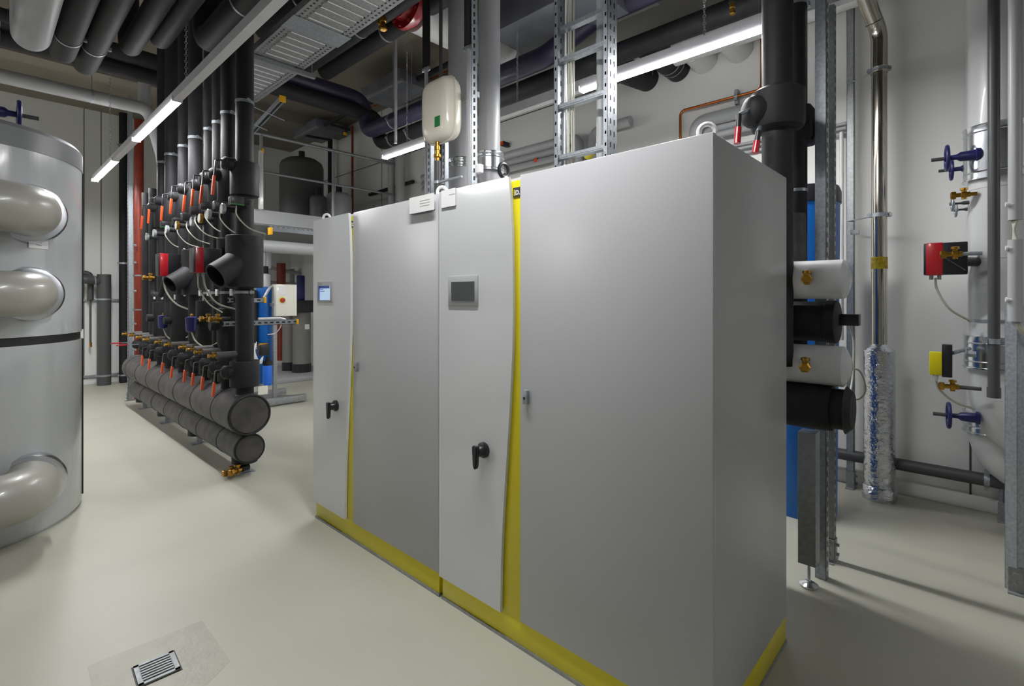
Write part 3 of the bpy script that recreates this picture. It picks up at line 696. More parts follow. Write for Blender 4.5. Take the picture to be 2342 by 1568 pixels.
# ------------------------------------------------------------ filter skid and softeners below the mezzanine
def skid():
    f = P(628, 925, Z=0); x, y = f.x, f.y
    t = thing('filter_skid', 'stainless framed filter skid with tall blue column and control box', 'filter unit', (x, y, 0))
    for dy in (0, .55): G().box((x, y+dy, .72), (.05,.05,1.4)).make('upright', 'galvd', t)
    G().box((x-.02, y-.1, .07), (.85,.09,.09), bev=.004).make('foot_beam', 'galvd', t)
    G().box((x-.02, y+.6, .07), (.85,.09,.09), bev=.004).make('foot_beam', 'galvd', t)
    G().box((x, y+.27, 1.45), (.05,.62,.05)).make('cross_bar', 'galvd', t)
    a = P(638, 650, Y=y-.02); b = P(661, 722, Y=y-.02)
    bx = G().box(((a.x+b.x)/2, y-.03, (a.z+b.z)/2), (.30, .16, .46), bev=.006).make('control_box', 'white', t)
    q = P(646, 686, Y=y-.12)
    G().cyl((q.x, y-.115, q.z), (q.x, y-.109, q.z), .045, seg=20).make('switch_plate', 'yellow', bx)
    G().lathe((q.x, y-.117, q.z), (0,-1,0), [(.032,0),(.03,.025),(.022,.03)], 20).make('red_switch', 'red', bx)
    G().box((q.x, y-.112, q.z+.14), (.11,.003,.12)).make('label', 'whitec', bx)
    q = P(610, 690, Y=y+.2)
    G().lathe((q.x, y+.25, .3), (0,0,1), [(.12,0),(.13,.03),(.13,1.35),(.12,1.4),(0,1.42)], 30).make('blue_column', 'blue', t)
    G().lathe((q.x-.2, y+.25, .9), (0,0,1), [(.10,0),(.10,.7),(.08,.76),(0,.78)], 24).make('black_vessel', 'black', t)
    q = P(612, 860, Y=y-.05)
    G().lathe((q.x, y-.05, q.z-.13), (0,0,1), [(.05,0),(.062,.03),(.065,.28),(.06,.29)], 24).make('filter_cup', 'blueb', t)
    G().lathe((q.x, y-.05, q.z+.16), (0,0,1), [(.066,0),(.066,.06),(.03,.07),(.03,.12)], 24).make('filter_head', 'black', t)
    G().tube(fillet([(q.x, y-.05, q.z+.3), (q.x, y-.05, q.z+.46), (q.x-.12, y-.05, q.z+.46)], .03), .022, 12).make('fitting', 'brass', t)
    G().box((q.x-.05, y-.04, q.z+.38), (.14,.12,.16), bev=.02).make('pump_block', 'black', t)
    for k in range(4): cable(t, [(q.x-.15, y-.05, q.z+.5-.03*k), (q.x-.2, y-.12, q.z+.38), (q.x-.12-.02*k, y-.12, q.z+.2), (q.x-.06, y-.06, q.z+.3)], .005, 'whitec', name='white_hose')
    G().tube(fillet([(x-.15, y, 1.55), (x-.02, y, 1.78), (x-.02, y, 1.5)], .05), .02, 12).make('steel_hose', 'galv', t)
    cable(t, [P(645,735,Y=5.0+.1), P(640,750,Y=5.1), P(628,762,Y=5.1), P(612,765,Y=5.1)], .005, 'whitec', name='white_hose')
    G().box((x-.2, y-.1, .25), (.13,.01,.12)).make('socket_plate', 'white', t)
skid()
for u, Y, r, h, lab in ((690, 9.9, .17, 1.45, 'nearer grey softener bottle with black foot under the mezzanine'), (664, 10.3, .15, 1.42, 'farther grey softener bottle with black foot under the mezzanine')):
    q = P(u, 856, Y=Y)
    t = thing('softener_bottle', lab, 'tank', (q.x, Y, .0), 'softener bottles')
    G().lathe((q.x, Y, .08), (0,0,1), [(r+.01,0),(r+.01,.16),(r,.17)], 28).make('foot_ring', 'black', t)
    G().lathe((q.x, Y, .24), (0,0,1), [(r,0),(r,h-.36),(r*.8,h-.25),(.05,h-.2)], 30).make('shell', 'tankgrey', t)
    G().box((q.x+.03, Y-r-.003, .98), (.09,.004,.1)).make('label', 'whitec', t)
q = P(688, 700, Y=9.8)
t = thing('softener_control', 'black control head with blue clip across the softener bottles', 'control unit', (q.x, 9.8, q.z))
G().box((q.x+.05, 9.85, q.z), (.8,.35,.24), bev=.03).make('case', 'black', t)
G().box((q.x+.02, 9.85, q.z+.36), (.16,.05,.5), bev=.02).make('blue_handle', 'navy', t)
G().box((q.x+.35, 9.85, q.z+.3), (.06,.05,.35), bev=.02).make('arm', 'black', t)
q = P(680, 868, Y=10.0)
struct('trim_21', G().box((4.0, 10.2, .04), (2.2, 1.9, .08), bev=.01), 'pvcg')
for k, (u0, v0, u1, v1, r, m_, lab) in enumerate(((598,608,720,632,.04,'pvcg','pale horizontal pipe high on the wall under the mezzanine'),(598,645,720,655,.05,'pvcg','pale horizontal pipe at middle height under the mezzanine'),)):
    a, b = P(u0, v0, Y=11.2), P(u1, v1, Y=11.2); pipe('wall_pipe', lab, 'pipe', [a, b], r, m_)
a = P(643, 860, Y=11.1); pipe('wall_pipe', 'dark red vertical pipe behind the filter skid', 'pipe', [(a.x, a.y, .2), (a.x, a.y, 2.3)], .09, 'redpipe')
a = P(668, 600, Y=11.3); pipe('wall_pipe', 'pale square-cornered pipe loop on the back wall under mezzanine', 'pipe', [(a.x, a.y, 2.2), (a.x, a.y, 1.85), (a.x+.9, a.y, 1.8)], .05, 'pvcg')
a = P(607, 600, Y=9.0); vessel('small_vessel', 'small white rounded vessel just behind the nearest riser', (a.x, 9.0, a.z-.1), .09, .3, 'pvcw'); G().cyl((a.x, 9.0, a.z+.15), (a.x, 9.0, MZ-.07), .02, seg=10).make('hanging_pipe', 'pvcg', bpy.data.objects[LASTV])
a = P(606, 660, Y=8.6); vessel('small_vessel', 'lower small white vessel beside the blue column top', (a.x, 8.6, a.z-.2), .08, .45, 'pvcw'); G().cyl((a.x, 8.6, a.z+.15), (a.x, 8.6, MZ-.07), .02, seg=10).make('hanging_pipe', 'pvcg', bpy.data.objects[LASTV])

# ------------------------------------------------------------ cable tray under ceiling
def tray():
    x0, x1, z, y0, y1 = 1.74, 2.22, 3.8, -.5, 6.1
    t = thing('cable_tray', 'perforated galvanised cable tray running under the ceiling', 'cable tray', ((x0+x1)/2, 3, z))
    g = G(); bar, gap = .085, .022; y = y0
    joint = P(700, 62, Z=3.8).y
    while y < y1:
        g.box(((x0+x1)/2, y, z), (x1-x0-.16, bar, .002)); y += bar+gap
    g2 = G(); y = y0+.053  # white bars painted in as slot edges catching the light
    while y < y1:
        g2.box(((x0+x1)/2, y, z-.002), (x1-x0-.18, .013, .005)); y += bar+gap
    for xs in (x0+.012, x1-.012, x0+.055, x1-.055): g.box((xs, (y0+y1)/2, z+.0005), (.026, y1-y0, .002))
    y = y0
    while y < y1:
        for xs in (x0+.034, x1-.034, x0+.074, x1-.074): g.box((xs, y, z), (.02, .03, .002))
        y += .05
    g.make('perforated_floor', 'galvd', t); g2.make('slot_glints', 'whitec', t)
    for xs in (x0, x1): G().box((xs, (y0+y1)/2, z+.03), (.003, y1-y0, .06)).make('side_wall', 'galv', t)
    G().box(((x0+x1)/2, joint, z-.004), (x1-x0+.02, .24, .004)).make('joint_plate', 'galv', t)
    for yy in (y0+1.2, joint-1.2, 4.9):
        g = G(); g.box(((x0+x1)/2+.04, yy, z-.03), (x1-x0+.16, .04, .04)); g.cyl((x1+.09, yy, z-.03), (x1+.09, yy, CZ), .006, seg=8); g.make('cross_support', 'galvd', t)
    for k in range(7):
        xs = x0+.08+k*.05
        cable(t, [(xs, y0, z+.016), (xs+.01*math.sin(k), 1.5, z+.016), (xs-.01*math.sin(k*2), 3.5, z+.016), (xs, y1, z+.016)], .010, 'black' if k % 2 else 'cable', 6)
tray()
for x, z, lab in ((2.68, 4.3, 'black insulated pipe right beside the cable tray under the ceiling'), (3.0, 4.38, 'outer black insulated pipe parallel to the cable tray')):
    y1 = 6.0
    o = pipe('ceiling_pipe', lab, 'pipe', [(x, 2.55, z), (x, y1, z)], .10, 'foam', 'black pipes parallel to the tray', clamps=[(0, .15, (x, 3.1, CZ)), (0, .6, (x, 4.6, CZ))])
for X_, z_, r_, m_, ya, yb, lab in ((4.25, 4.62, .035, 'foam', 2.4, 8.5, 'slim dark pipe under the ceiling behind the white vessel'), (4.52, 4.72, .014, 'copper', 2.4, 8.0, 'thin copper pipe under the ceiling behind the white vessel'), (4.76, 4.62, .075, 'pvcg', 2.4, 7.0, 'grey pipe under the ceiling along the right wall behind the white vessel'), (3.3, 4.72, .10, 'pvcg', -1.5, 3.4, 'grey pipe under the ceiling above the blue grey duct side')):
    pipe('ceiling_pipe', lab, 'pipe', [(X_, ya, z_), (X_, yb, z_)], r_, m_, clamps=[(0, .3, (X_, ya+.3*(yb-ya), CZ)), (0, .7, (X_, ya+.7*(yb-ya), CZ))])
# large white pipe crossing with red flange
wz = 4.42; q = P(930, 5, Z=wz)
t = thing('main_pipe', 'very large white jacketed pipe with red flange crossing below the ceiling', 'pipe', (q.x+1, q.y, wz))
G().cyl((q.x+.12, q.y, wz), (q.x+1.35, q.y, wz), .23, seg=40).make('jacket', 'pvcw', t)
g = G(); g.lathe((q.x-.02, q.y, wz), (1,0,0), [(.12,-.08),(.17,-.06),(.18,0),(.25,.0),(.25,.05),(.2,.055),(.2,.12)], 40)
for k in range(10): g.cyl((q.x-.04, q.y+.215*math.cos(k*PI/5), wz+.215*math.sin(k*PI/5)), (q.x+.04, q.y+.215*math.cos(k*PI/5), wz+.215*math.sin(k*PI/5)), .018, seg=6)
g.make('flange', 'red', t)
brass_cock('vent_cock', 'brass cock hanging below the red flange under ceiling', P(876,45,Y=q.y), (0,0,-1), s=2.0, stub=.28, stubm='brass', stubr=.014, side=(0,1,0))
# black S pipe
SX, SY = 4.05, 6.3
pipe('offset_pipe', 'lower black insulated pipe dropping in an S bend above the railing', 'pipe', [(1.9, SY, 4.12), (3.95, SY, 4.12), (3.95, SY, 3.74), (3.95, 2.75, 3.74), (4.32, 2.3, 3.95), (4.32, -1.2, 3.95)], .095, 'foam', bend=.24, seg=32, clamps=[(2, .10, (3.95, 5.95, CZ)), (2, .22, (3.95, 5.5, CZ))])
pipe('offset_pipe', 'upper black insulated pipe with painted violet cast running parallel with the S bend pipe', 'pipe', [(1.9, SY+.05, 4.33), (3.74, SY+.05, 4.33), (3.74, SY-.05, 3.86), (3.74, 3.05, 3.86), (4.0, 2.65, 4.2), (4.0, -1.2, 4.2)], .10, 'violet', bend=.2, seg=32, clamps=[(2, .2, (3.74, 5.6, CZ))])
q = P(1225, 105, X=3.6)
t = thing('ceiling_duct', 'blue grey rectangular duct behind the cable ladder', 'duct', (4.0, 2.9, 4.35))
G().box((3.7, 2.9, 4.3), (.6, 1.2, .42), bev=.01).make('casing', 'greyb', t)
G().box((3.4, 2.9, 4.5), (.04, 1.3, .04)).make('flange', 'galvd', t)
for y, m_, lab in ((2.657,'foam','black insulated stub pipe entering the right wall, left of two'),(2.308,'foam','black insulated stub pipe entering the right wall, right of two'),(2.03,'pvcw','white jacketed stub pipe entering the right wall, nearer the black ones'),(1.695,'pvcw','white jacketed stub pipe entering the right wall, nearest the copper pipe')):
    o = pipe('wall_stub', lab, 'pipe', [((4.02, y, 3.80) if y > 2.5 else (4.34, y, 3.94) if m_ == 'foam' else (4.72, y, 3.95)), (WX, y, 3.93)], .125, m_, 'stub pipes entering the right wall', seg=30)
    if m_ == 'foam':
        for k in (.14, .22): G().band((WX-k, y, 3.935), (1,0,0), .126, .01, .004).make('strap', 'galv', o)
pipe('main_pipe', 'thick white jacketed pipe behind the lit lamp along the right wall', 'pipe', [(4.7, 2.2, 3.95), (4.7, -3.5, 3.95)], .12, 'pvcw', seg=32)

# ------------------------------------------------------------ wall conduits, copper pipe (right wall)
WXp = 4.93
pts = [P(1556, 330, X=WXp), P(1556, 254, X=WXp), P(1742, 197, X=WXp), P(1742, 40, X=WXp)]
pts[0].y = pts[1].y; pts[2].z = pts[1].z; pts[3].y = pts[2].y
o = pipe('copper_pipe', 'bare copper pipe stepping along the right wall above the cabinet', 'pipe', [(p.x, p.y, p.z) for p in pts], .013, 'copper', bend=.06, seg=14)
q = P(1683, 214, X=WXp); clamp(o, (WXp, q.y, pts[1].z), (0,1,0), .013, (0,0,1), .025); tag(G().box((WXp+.03, q.y, pts[1].z), (.05,.03,.14)).make('bracket', 'galvd'), 'small bracket with brass end holding the copper pipe on wall', 'bracket')
def conduit(pl, X, r, lab, m_='pvcg', grp='grey pipes on the right wall', bend=None):
    ps = [P(u, v, X=X) for u, v in pl]
    return pipe('wall_pipe', lab, 'pipe', ps, r, m_, grp, bend=bend or r*2.4)
def hz(u0, v0, u1, X): # horizontal along Y at the height of (u0,v0)
    a = P(u0, v0, X=X); b = P(u1, 681, X=X); b.z = a.z; return a, b
def vz(p, u, v, X): return V((p.x, p.y, P(u, v, X=X).z))
a, b = hz(1745, 243, 1590, 4.85); pipe('wall_pipe', 'thick grey pipe bending down on the wall inside the copper pipe', 'pipe', [V((WX, a.y-.12, a.z)), a+V((0,-.12,0)), b, vz(b, 1590, 340, 4.85)], .062, 'pvcg', 'grey pipes on the right wall', bend=.14)
a, b = hz(1745, 268, 1612, 4.92); pipe('wall_pipe', 'thinner grey pipe below the thick one above the cabinet', 'pipe', [V((WX, a.y-.12, a.z)), a+V((0,-.12,0)), b, vz(b, 1612, 340, 4.92)], .04, 'pvcg', 'grey pipes on the right wall', bend=.1)
a, b = hz(1745, 285, 1640, 4.92); pipe('wall_pipe', 'thin grey pipe lowest in the bent group above the cabinet', 'pipe', [V((WX, a.y-.12, a.z)), a+V((0,-.12,0)), b], .03, 'pvcg', 'grey pipes on the right wall')
a, b = hz(1325, 312, 1130, 4.88); pipe('wall_pipe', 'upper grey pipe on the wall behind the cable ladder, bending down', 'pipe', [vz(a, 1325, 420, 4.88), a, b+V((0,1.6,0))], .055, 'pvcg', 'grey pipes on the right wall', bend=.14)
a, b = hz(1310, 335, 1130, 4.9); pipe('wall_pipe', 'middle grey pipe on the wall behind the cable ladder', 'pipe', [vz(a, 1310, 420, 4.9), a, b+V((0,1.6,0))], .045, 'pvcg', 'grey pipes on the right wall', bend=.12)
a, b = hz(1295, 355, 1130, 4.9); pipe('wall_pipe', 'lowest grey pipe on the wall behind the cable ladder', 'pipe', [a, b+V((0,1.6,0))], .04, 'pvcg', 'grey pipes on the right wall')
a = P(1355, 300, X=4.9); pipe('wall_pipe', 'short grey pipe bend just left of the ladder pipes', 'pipe', [vz(a, 1355, 420, 4.9), a, a+V((0,-.5,0))], .055, 'pvcg', 'grey pipes on the right wall', bend=.14)
for u, v in ((1232, 340), (1233, 369), (1155, 330)):
    q = P(u, v, X=4.93); t = thing('wall_bracket', ['dark bracket with orange cap holding wall pipes, %s' % s for s in ('upper one left of the ladder', 'lower one left of the ladder', 'beside the big grey vertical pipe')][[1232,1233,1155].index(u)], 'bracket', q, 'wall brackets')
    G().box(q, (.12,.05,.06)).make('arm', 'black', t); G().box(q+V((-.06,0,0)), (.02,.05,.05)).make('end_cap', 'orange', t)
q = P(1342, 352, X=4.8); tag(G().lathe((WX, q.y, q.z), (-1,0,0), [(.03,0),(.03,.14),(.055,.15),(.055,.2),(.03,.21)], 20).make('yellow_gauge', 'yellow'), 'small round yellow green cap seen between the ladder side and cables', 'gauge')

# ------------------------------------------------------------ things rising behind the cabinets
def grey_riser(u, w, X, vs0, vs1, lab, r_s):
    q = P(u, 681, X=X); d_ = FX*q.x+FY*q.y; r = w/2*d_/FPX
    t = thing('flow_pipe', lab, 'pipe', (q.x, q.y, 0), 'large grey risers behind the cabinets')
    G().cyl((q.x, q.y, .1), (q.x, q.y, CZ), r, seg=40).make('jacket', 'pvcg', t)
    za, zb = HC+(HV-vs0)*d_/FPX, HC+(HV-vs1)*d_/FPX
    g = G(); h = za-zb; rs = r+r_s
    g.lathe((q.x, q.y, zb), (0,0,1), [(r,0),(rs,.003),(rs,.012),(rs+.004,.016),(rs,.02),(rs,h-.05),(rs+.004,h-.045),(rs,h-.04),(rs,h-.02),(rs+.003,h-.01),(rs,h),(r,h)], 48)
    g.make('steel_sleeve', 'chrome', t); return t
fp1 = grey_riser(1119, 50, 2.8, 352, 395, 'large light grey pipe with bright sleeve, right of the pair behind cabinets', .03)
grey_riser(1056, 62, 2.95, 366, 388, 'large light grey pipe with bright sleeve, left of the pair behind cabinets', .006)
tx = P(1152, 390, X=2.72); G().ring(tx, (0,1,0), .05, .014).make('hand_ring', 'black', fp1)
for u, X, v0, r, lab in ((975, 2.7, 155, .034, 'black foam sleeved pipe left of the white vessel'), (1072, 2.45, 105, .034, 'black foam sleeved pipe just right of the white vessel')):
    q = P(u, v0, X=X)
    t = thing('sleeved_pipe', lab, 'pipe', (q.x, q.y, 0), 'foam sleeved pipes by the vessel')
    G().cyl((q.x, q.y, q.z), (q.x, q.y, CZ), r, seg=20).make('foam_sleeve', 'rubber', t)
    G().cyl((q.x, q.y, 1.9), (q.x, q.y, q.z), .016, seg=16).make('pipe', 'pvcg', t)
    clamp(t, (q.x, q.y, q.z-.015), (0,0,1), .02, (0,1,0), .02)
q = P(1008, 0, X=2.75); pipe('steel_pipe', 'brown grey steel pipe behind the white vessel', 'pipe', [(q.x, q.y, 2.6), (q.x, q.y, CZ)], .016, 'greyd')
def vstrut(u, X, v0, v1, w, lab, face=(-1,0,0), grp='slotted channels behind the cabinets', z0=None, z1=None):
    q = P(u, v1, X=X); q0 = P(u, v0, X=X)
    return strut('strut_post', lab, (q.x, q.y, q.z if z0 is None else z0), (q.x, q.y, q0.z if z1 is None else z1), face, w, w, grp=grp)
vstrut(1085, 2.42, 40, 420, .041, 'slotted galvanised channel in front of the large grey pipes', z0=0, z1=3.75, face=(-1,-1,0))
vstrut(985, 2.6, 320, 430, .041, 'slotted galvanised channel under the left side of the white vessel', z0=0)
vstrut(1018, 2.75, 320, 430, .041, 'slotted galvanised channel under the right side of the white vessel', z0=0)
q = P(1096, 386, X=2.4); tag(G().box(q, (.04,.05,.06), bev=.006).make('rail_clamp', 'whitec'), 'bright rail clamp on the slotted channel at cabinet top', 'clamp')
# white expansion vessel
def expvessel():
    c = V((2.40, 2.97, 2.955)); hw, hh, th = .170, .237, .08
    t = thing('expansion_vessel', 'flat cream white expansion vessel with green sticker above the cabinets', 'vessel', c-V((0,0,hh)))
    def outline(k, n=48, p=5.0):
        out = []
        for i in range(n):
            a = 2*PI*i/n; ca, sa = math.cos(a), math.sin(a)
            rr = (abs(ca)**p+abs(sa)**p)**(-1/p)
            out.append((ca*rr*hw*k, sa*rr*hh*k*(1.0)))
        return out
    g = G(); b = g.b; rings = []
    prof = [(-th,.0),(-th,.55),(-th*.97,.76),(-th*.85,.88),(-th*.6,.955),(-th*.2,.985),(-.008,.985),(-.006,1.02),(.006,1.02),(.008,.985),(th*.2,.985),(th*.6,.955),(th*.85,.88),(th*.97,.76),(th,.55),(th,0)]
    for dx, k in prof:
        if k == 0: rings.append([b.verts.new(c+V((dx,0,0)))])
        else: rings.append([b.verts.new(c+V((dx, y, z))) for y, z in outline(k)])
    for A, B in zip(rings, rings[1:]):
        n_ = max(len(A), len(B))
        for i in range(n_):
            j = (i+1) % n_
            if len(A) == 1: g.face([A[0], B[i], B[j]])
            elif len(B) == 1: g.face([A[i], A[j], B[0]])
            else: g.face([A[i], A[j], B[j], B[i]])
    g.make('shell', 'ivory', t, sharp=60)
    G().box(c+V((-th-.001, -.055, -.11)), (.004,.06,.075)).make('green_sticker', 'green', t)
    bx = c+V((-.02, .02, -hh))
    G().lathe(bx, (0,0,-1), [(.016,-.01),(.016,.03),(.022,.032),(.022,.055),(.016,.058),(.016,.09),(.03,.092),(.03,.11),(.014,.115),(.014,.14)], 14).make('brass_fitting', 'brass', t)
    G().cyl(bx+V((0,0,-.14)), bx+V((0,0,-.45)), .026, seg=16).make('connection_pipe', 'greyd', t)
    g = G(); g.band(bx+V((0,0,-.3)), (0,0,1), .026, .02); g.box(bx+V((0,-.15,-.3)), (.02,.25,.014)); g.make('side_bracket', 'galv', t)
    g = G(); g.box(c+V((th+.06,0,.1)), (.04,.5,.04)); g.make('hanging_bracket', 'galvd', t)
expvessel()
# cable ladder
def ladder():
    X = 2.6; ya = P(1400, 681, X=X).y; yb = P(1278, 681, X=X).y
    t = thing('cable_ladder', 'vertical galvanised cable ladder with slotted sides behind the near cabinet', 'cable ladder', (X, (ya+yb)/2, 0))
    for y, nm in ((ya, 1), (yb, -1)):
        g = G(); g.box((X, y, 2.45), (.10,.004,4.9)); g.box((X-.048, y+.014*nm*1, 2.45), (.004,.03,4.9)); g.box((X+.048, y+.014*nm, 2.45), (.004,.03,4.9)); r_ = g.make('side_rail', 'galv', t)
        g = G(); z = 1.9
        while z < 4.8:
            for dx in (-.02, .02): g.box((X+dx, y-.003, z), (.009,.002,.03)); g.box((X-.0505, y+.014*nm, z), (.001,.010,.02))
            z += .07
        g.make('slot_row', 'rubber', r_)
    for v in (20, 97, 210, 335):
        z = P(1400, v, X=X).z
        g = G(); g.box((X-.01, (ya+yb)/2, z), (.045, yb-ya, .028)); g.box((X-.034, (ya+yb)/2, z+.0), (.003, yb-ya, .012)); g.make('rung', 'galv', t)
    zs = [1.9, 2.5, 3.1, 3.7, 4.3, CZ-.05]
    for k in range(6):
        yy = P(1286+3.6*k, 681, X=X-.02).y
        cable(t, [(X+.012+.012*(k % 2), yy+.006*math.sin(i*1.7+k), z) for i, z in enumerate(zs)], .0062, 'cable' if k % 3 else 'whitec', 5)
ladder()
for u, X, r, m_, lab in ((1374, 2.75, .027, 'pvcg', 'grey plastic pipe behind the ladder, the wider one'), (1391, 2.78, .019, 'pvcg', 'grey plastic pipe behind the ladder, the narrower one')):
    q = P(u, 681, X=X)
    o = pipe('drain_riser', lab, 'pipe', [(q.x, q.y, .2), (q.x, q.y, CZ)], r, m_, 'plastic pipes behind the ladder')
    for v in (97, 212, 338): G().cyl((q.x, q.y, P(u, v, X=X).z-.03), (q.x, q.y, P(u, v, X=X).z+.03), r+.004, seg=20).make('socket', 'pvcg', o)
q = P(1612, 60, X=4.2)
brass_cock('sprinkler', 'bright little fitting hanging from the dark pipe near the right wall', P(1675, 14, X=4.0), (0,0,-1), s=1.3, stub=.04)
q = P(905, 0, X=3.2); 
pipe('rod_pipe', 'thin grey vertical pipe hanging left of the white vessel', 'pipe', [P(905, 328, X=3.4), V((P(905,328,X=3.4).x, P(905,328,X=3.4).y, P(905,90,X=3.4).z))], .018, 'pvcg')

# ------------------------------------------------------------ right of the cabinets
def bigblack():
    q = P(1778, 681, X=2.86)
    t = thing('insulated_riser', 'thick black insulated riser with bulging valve jacket right of the cabinet', 'pipe', (q.x, q.y, 0), 'black risers right of the cabinet')
    G().cyl((q.x, q.y, 1.2), (q.x, q.y, CZ), .074, seg=32).make('insulation', 'foam', t)
    d_ = FX*q.x+FY*q.y; za = HC+(HV-205)*d_/FPX; zb = HC+(HV-300)*d_/FPX
    G().lathe((q.x, q.y, zb), (0,0,1), [(.09,0),(.12,.012),(.128,.03),(.128,za-zb-.02),(.10,za-zb),(.075,za-zb+.004)], 36).make('valve_jacket', 'foam', t)
    G().lathe((q.x-.02, q.y+.03, zb+.1), (-.75,.66,0), [(.085,0),(.083,.10),(.07,.125),(.04,.14),(0,.143)], 24).make('valve_neck', 'foam', t)
    for (u0, v0, u1, v1, u2, v2) in ((1715,250,1690,262,1686,328), (1738,292,1735,300,1727,350)):
        a, b, c = P(u0,v0,X=2.72), P(u1,v1,X=2.66), P(u2,v2,X=2.64)
        G().tube([a, b], .011, 10).make('lever_arm', 'galv', t)
        G().tube([b, b.lerp(c,.5)], .014, 10).make('lever', 'black', t); G().tube([b.lerp(c,.45), c], .017, 10).make('grip', 'red', t)
    q2 = P(1822, 681, X=3.18)
    t = thing('insulated_riser', 'slimmer black insulated riser with clamps touching the thick one', 'pipe', (q2.x, q2.y, 0), 'black risers right of the cabinet')
    G().cyl((q2.x, q2.y, 1.2), (q2.x, q2.y, CZ), .053, seg=28).make('insulation', 'foam', t)
    G().box((q2.x+.06, q2.y-.02, P(1830,285,X=3.2).z), (.2,.12,.21), bev=.03).make('valve_jacket', 'foam', t)
    clamp(t, (q2.x, q2.y, P(1822, 10, X=3.18).z), (0,0,1), .053, (1,-1,0), .03)
    g = G().band((q2.x, q2.y, P(1822, 437, X=3.18).z), (0,0,1), .053, .016, .003); g.make('strap', 'galv', t)
    G().lathe((q2.x-.04, q2.y, 1.72), (0,0,1), [(.06,0),(.062,.18),(.054,.2),(.054,.28),(.05,.3)], 24).make('dusty_sleeve', 'foamd', t)
bigblack()
def hpipe(v, r, yend, m_, lab, endm, xx=2.95, endu=None):
    d_ = FX*xx+FY*yend; z = HC+(HV-v)*d_/FPX
    t = thing('stub_header', lab, 'pipe', (xx, 1.2, z-r), 'stacked headers right of the cabinet')
    G().lathe((xx, 2.6, z), (0,-1,0), [(r,0),(r,2.6-yend),(r*.98,2.6-yend+.004)], 40).make('jacket', m_, t)
    return t, z
t, z1 = hpipe(638, .098, .50, 'pvcw', 'white jacketed header stub wrapped in film, topmost of the stack', 0)
G().lathe((2.95, .497, z1), (0,-1,0), [(.097,0),(.085,.012),(.04,.026),(.0,.028)], 24).make('film_end', 'plasticf', t)
t2, z3 = hpipe(838, .10, .50, 'pvcw', 'white jacketed header stub wrapped in film, third down the stack', 0)
G().lathe((2.95, .497, z3), (0,-1,0), [(.099,0),(.08,.012),(.04,.03),(.0,.034)], 24).make('film_end', 'plasticf', t2)
t3, z2 = hpipe(735, .106, .60, 'foam', 'black insulated header stub between the two white ones', 0, xx=3.08)
G().lathe((3.08, .6, z2), (0,-1,0), [(.106,0),(.112,.005),(.112,.05),(.104,.055),(0,.056)], 36).make('end_disc', 'foam', t3)
G().box((3.14, .53, z2+.01), (.07,.14,.06), bev=.004).make('end_bracket', 'black', t3)
t4, z4 = hpipe(933, .115, .55, 'foam', 'black insulated header stub lowest in the stack', 0)
G().lathe((2.95, .55, z4), (0,-1,0), [(.10,0),(.10,.06),(.118,.062),(.09,.09),(0,.095)], 36).make('end_disc', 'foam', t4)
q = P(1846, 630, X=2.85); brass_cock('test_cock', 'brass test cock on the topmost white stub', (2.95-.105, q.y, z1), (-1,-.2,0), 'test cocks on white stubs', s=1.4, stub=.045)
q = P(1842, 834, X=2.85); brass_cock('test_cock', 'brass test cock on the lower white stub', (2.95-.105, q.y, z3), (-1,-.2,0), 'test cocks on white stubs', s=1.4, stub=.045)
# legs, floor channels
f1 = P(1850, 1340, Z=0); f2 = P(1890, 1277, Z=0)
t = thing('machine_leg', 'square steel leg on round levelling foot behind the cabinet', 'leg', f1)
zl = P(1850, 985, X=f1.x).z
G().box((f1.x, f1.y, (zl+.13)/2), (.095,.085,zl-.13), rz=.0, bev=.004).make('post', 'galvd', t)
G().cyl((f1.x, f1.y, .02), (f1.x, f1.y, .14), .009, seg=12).make('screw', 'chrome', t)
G().lathe((f1.x, f1.y, 0), (0,0,1), [(.043,0),(.046,.012),(.03,.022),(.014,.03)], 28).make('foot_pad', 'chrome', t)
q = P(1868, 681, X=3.2)
strut('strut_post', 'galvanised channel standing just behind the square steel leg, floor to ceiling', (f1.x+.15, f1.y-.03, 0), (f1.x+.15, f1.y-.03, CZ), (0,-1,0), .055, .055, grp='floor to ceiling channels')
strut('strut_post', 'galvanised channel with bolted foot right of the square leg, floor to ceiling', (f2.x, f2.y-.02, 0), (f2.x, f2.y-.02, CZ), (0,-1,0), .05, .05, foot=True, grp='floor to ceiling channels', m='galvd')
q = P(1946, 1112, X=4.9)
strut('strut_post', 'dark galvanised channel on the wall left of the steel flue', (q.x, q.y, 0), (q.x, q.y, 4.2), (-1,0,0), .05, .05, foot=True, slot=False, m='galvd')
pipe('conduit', 'thin white conduit beside the wall channel left of the flue', 'conduit', [(4.93, q.y+.07, 1.2), (4.93, q.y+.07, P(1935,300,X=4.93).z)], .016, 'pvcw')
for k, v in enumerate((282, 292, 305)):
    a = P(1935, v, X=4.97)
    pipe('conduit', ['highest', 'middle', 'lowest'][k]+' of three thin wall conduits meeting the channel left of the flue', 'conduit', [a, (a.x, a.y+1.1, a.z)], .014, 'pvcg', 'thin conduits left of the flue')
# blue tank
t = thing('salt_tank', 'tall blue plastic tank with dark lid behind the white header stubs', 'tank', (4.15, .96, 0))
G().lathe((4.15, .96, 0), (0,0,1), [(.212,0),(.216,.02),(.235,2.22)], 48).make('shell', 'blue', t)
G().lathe((4.15, .96, 2.22), (0,0,1), [(.243,0),(.243,.08),(.23,.12),(.0,.14)], 48).make('lid', 'black', t)
G().box((4.30, .66, 2.02), (.06,.05,.03)).make('hose_nipple', 'whitec', t)
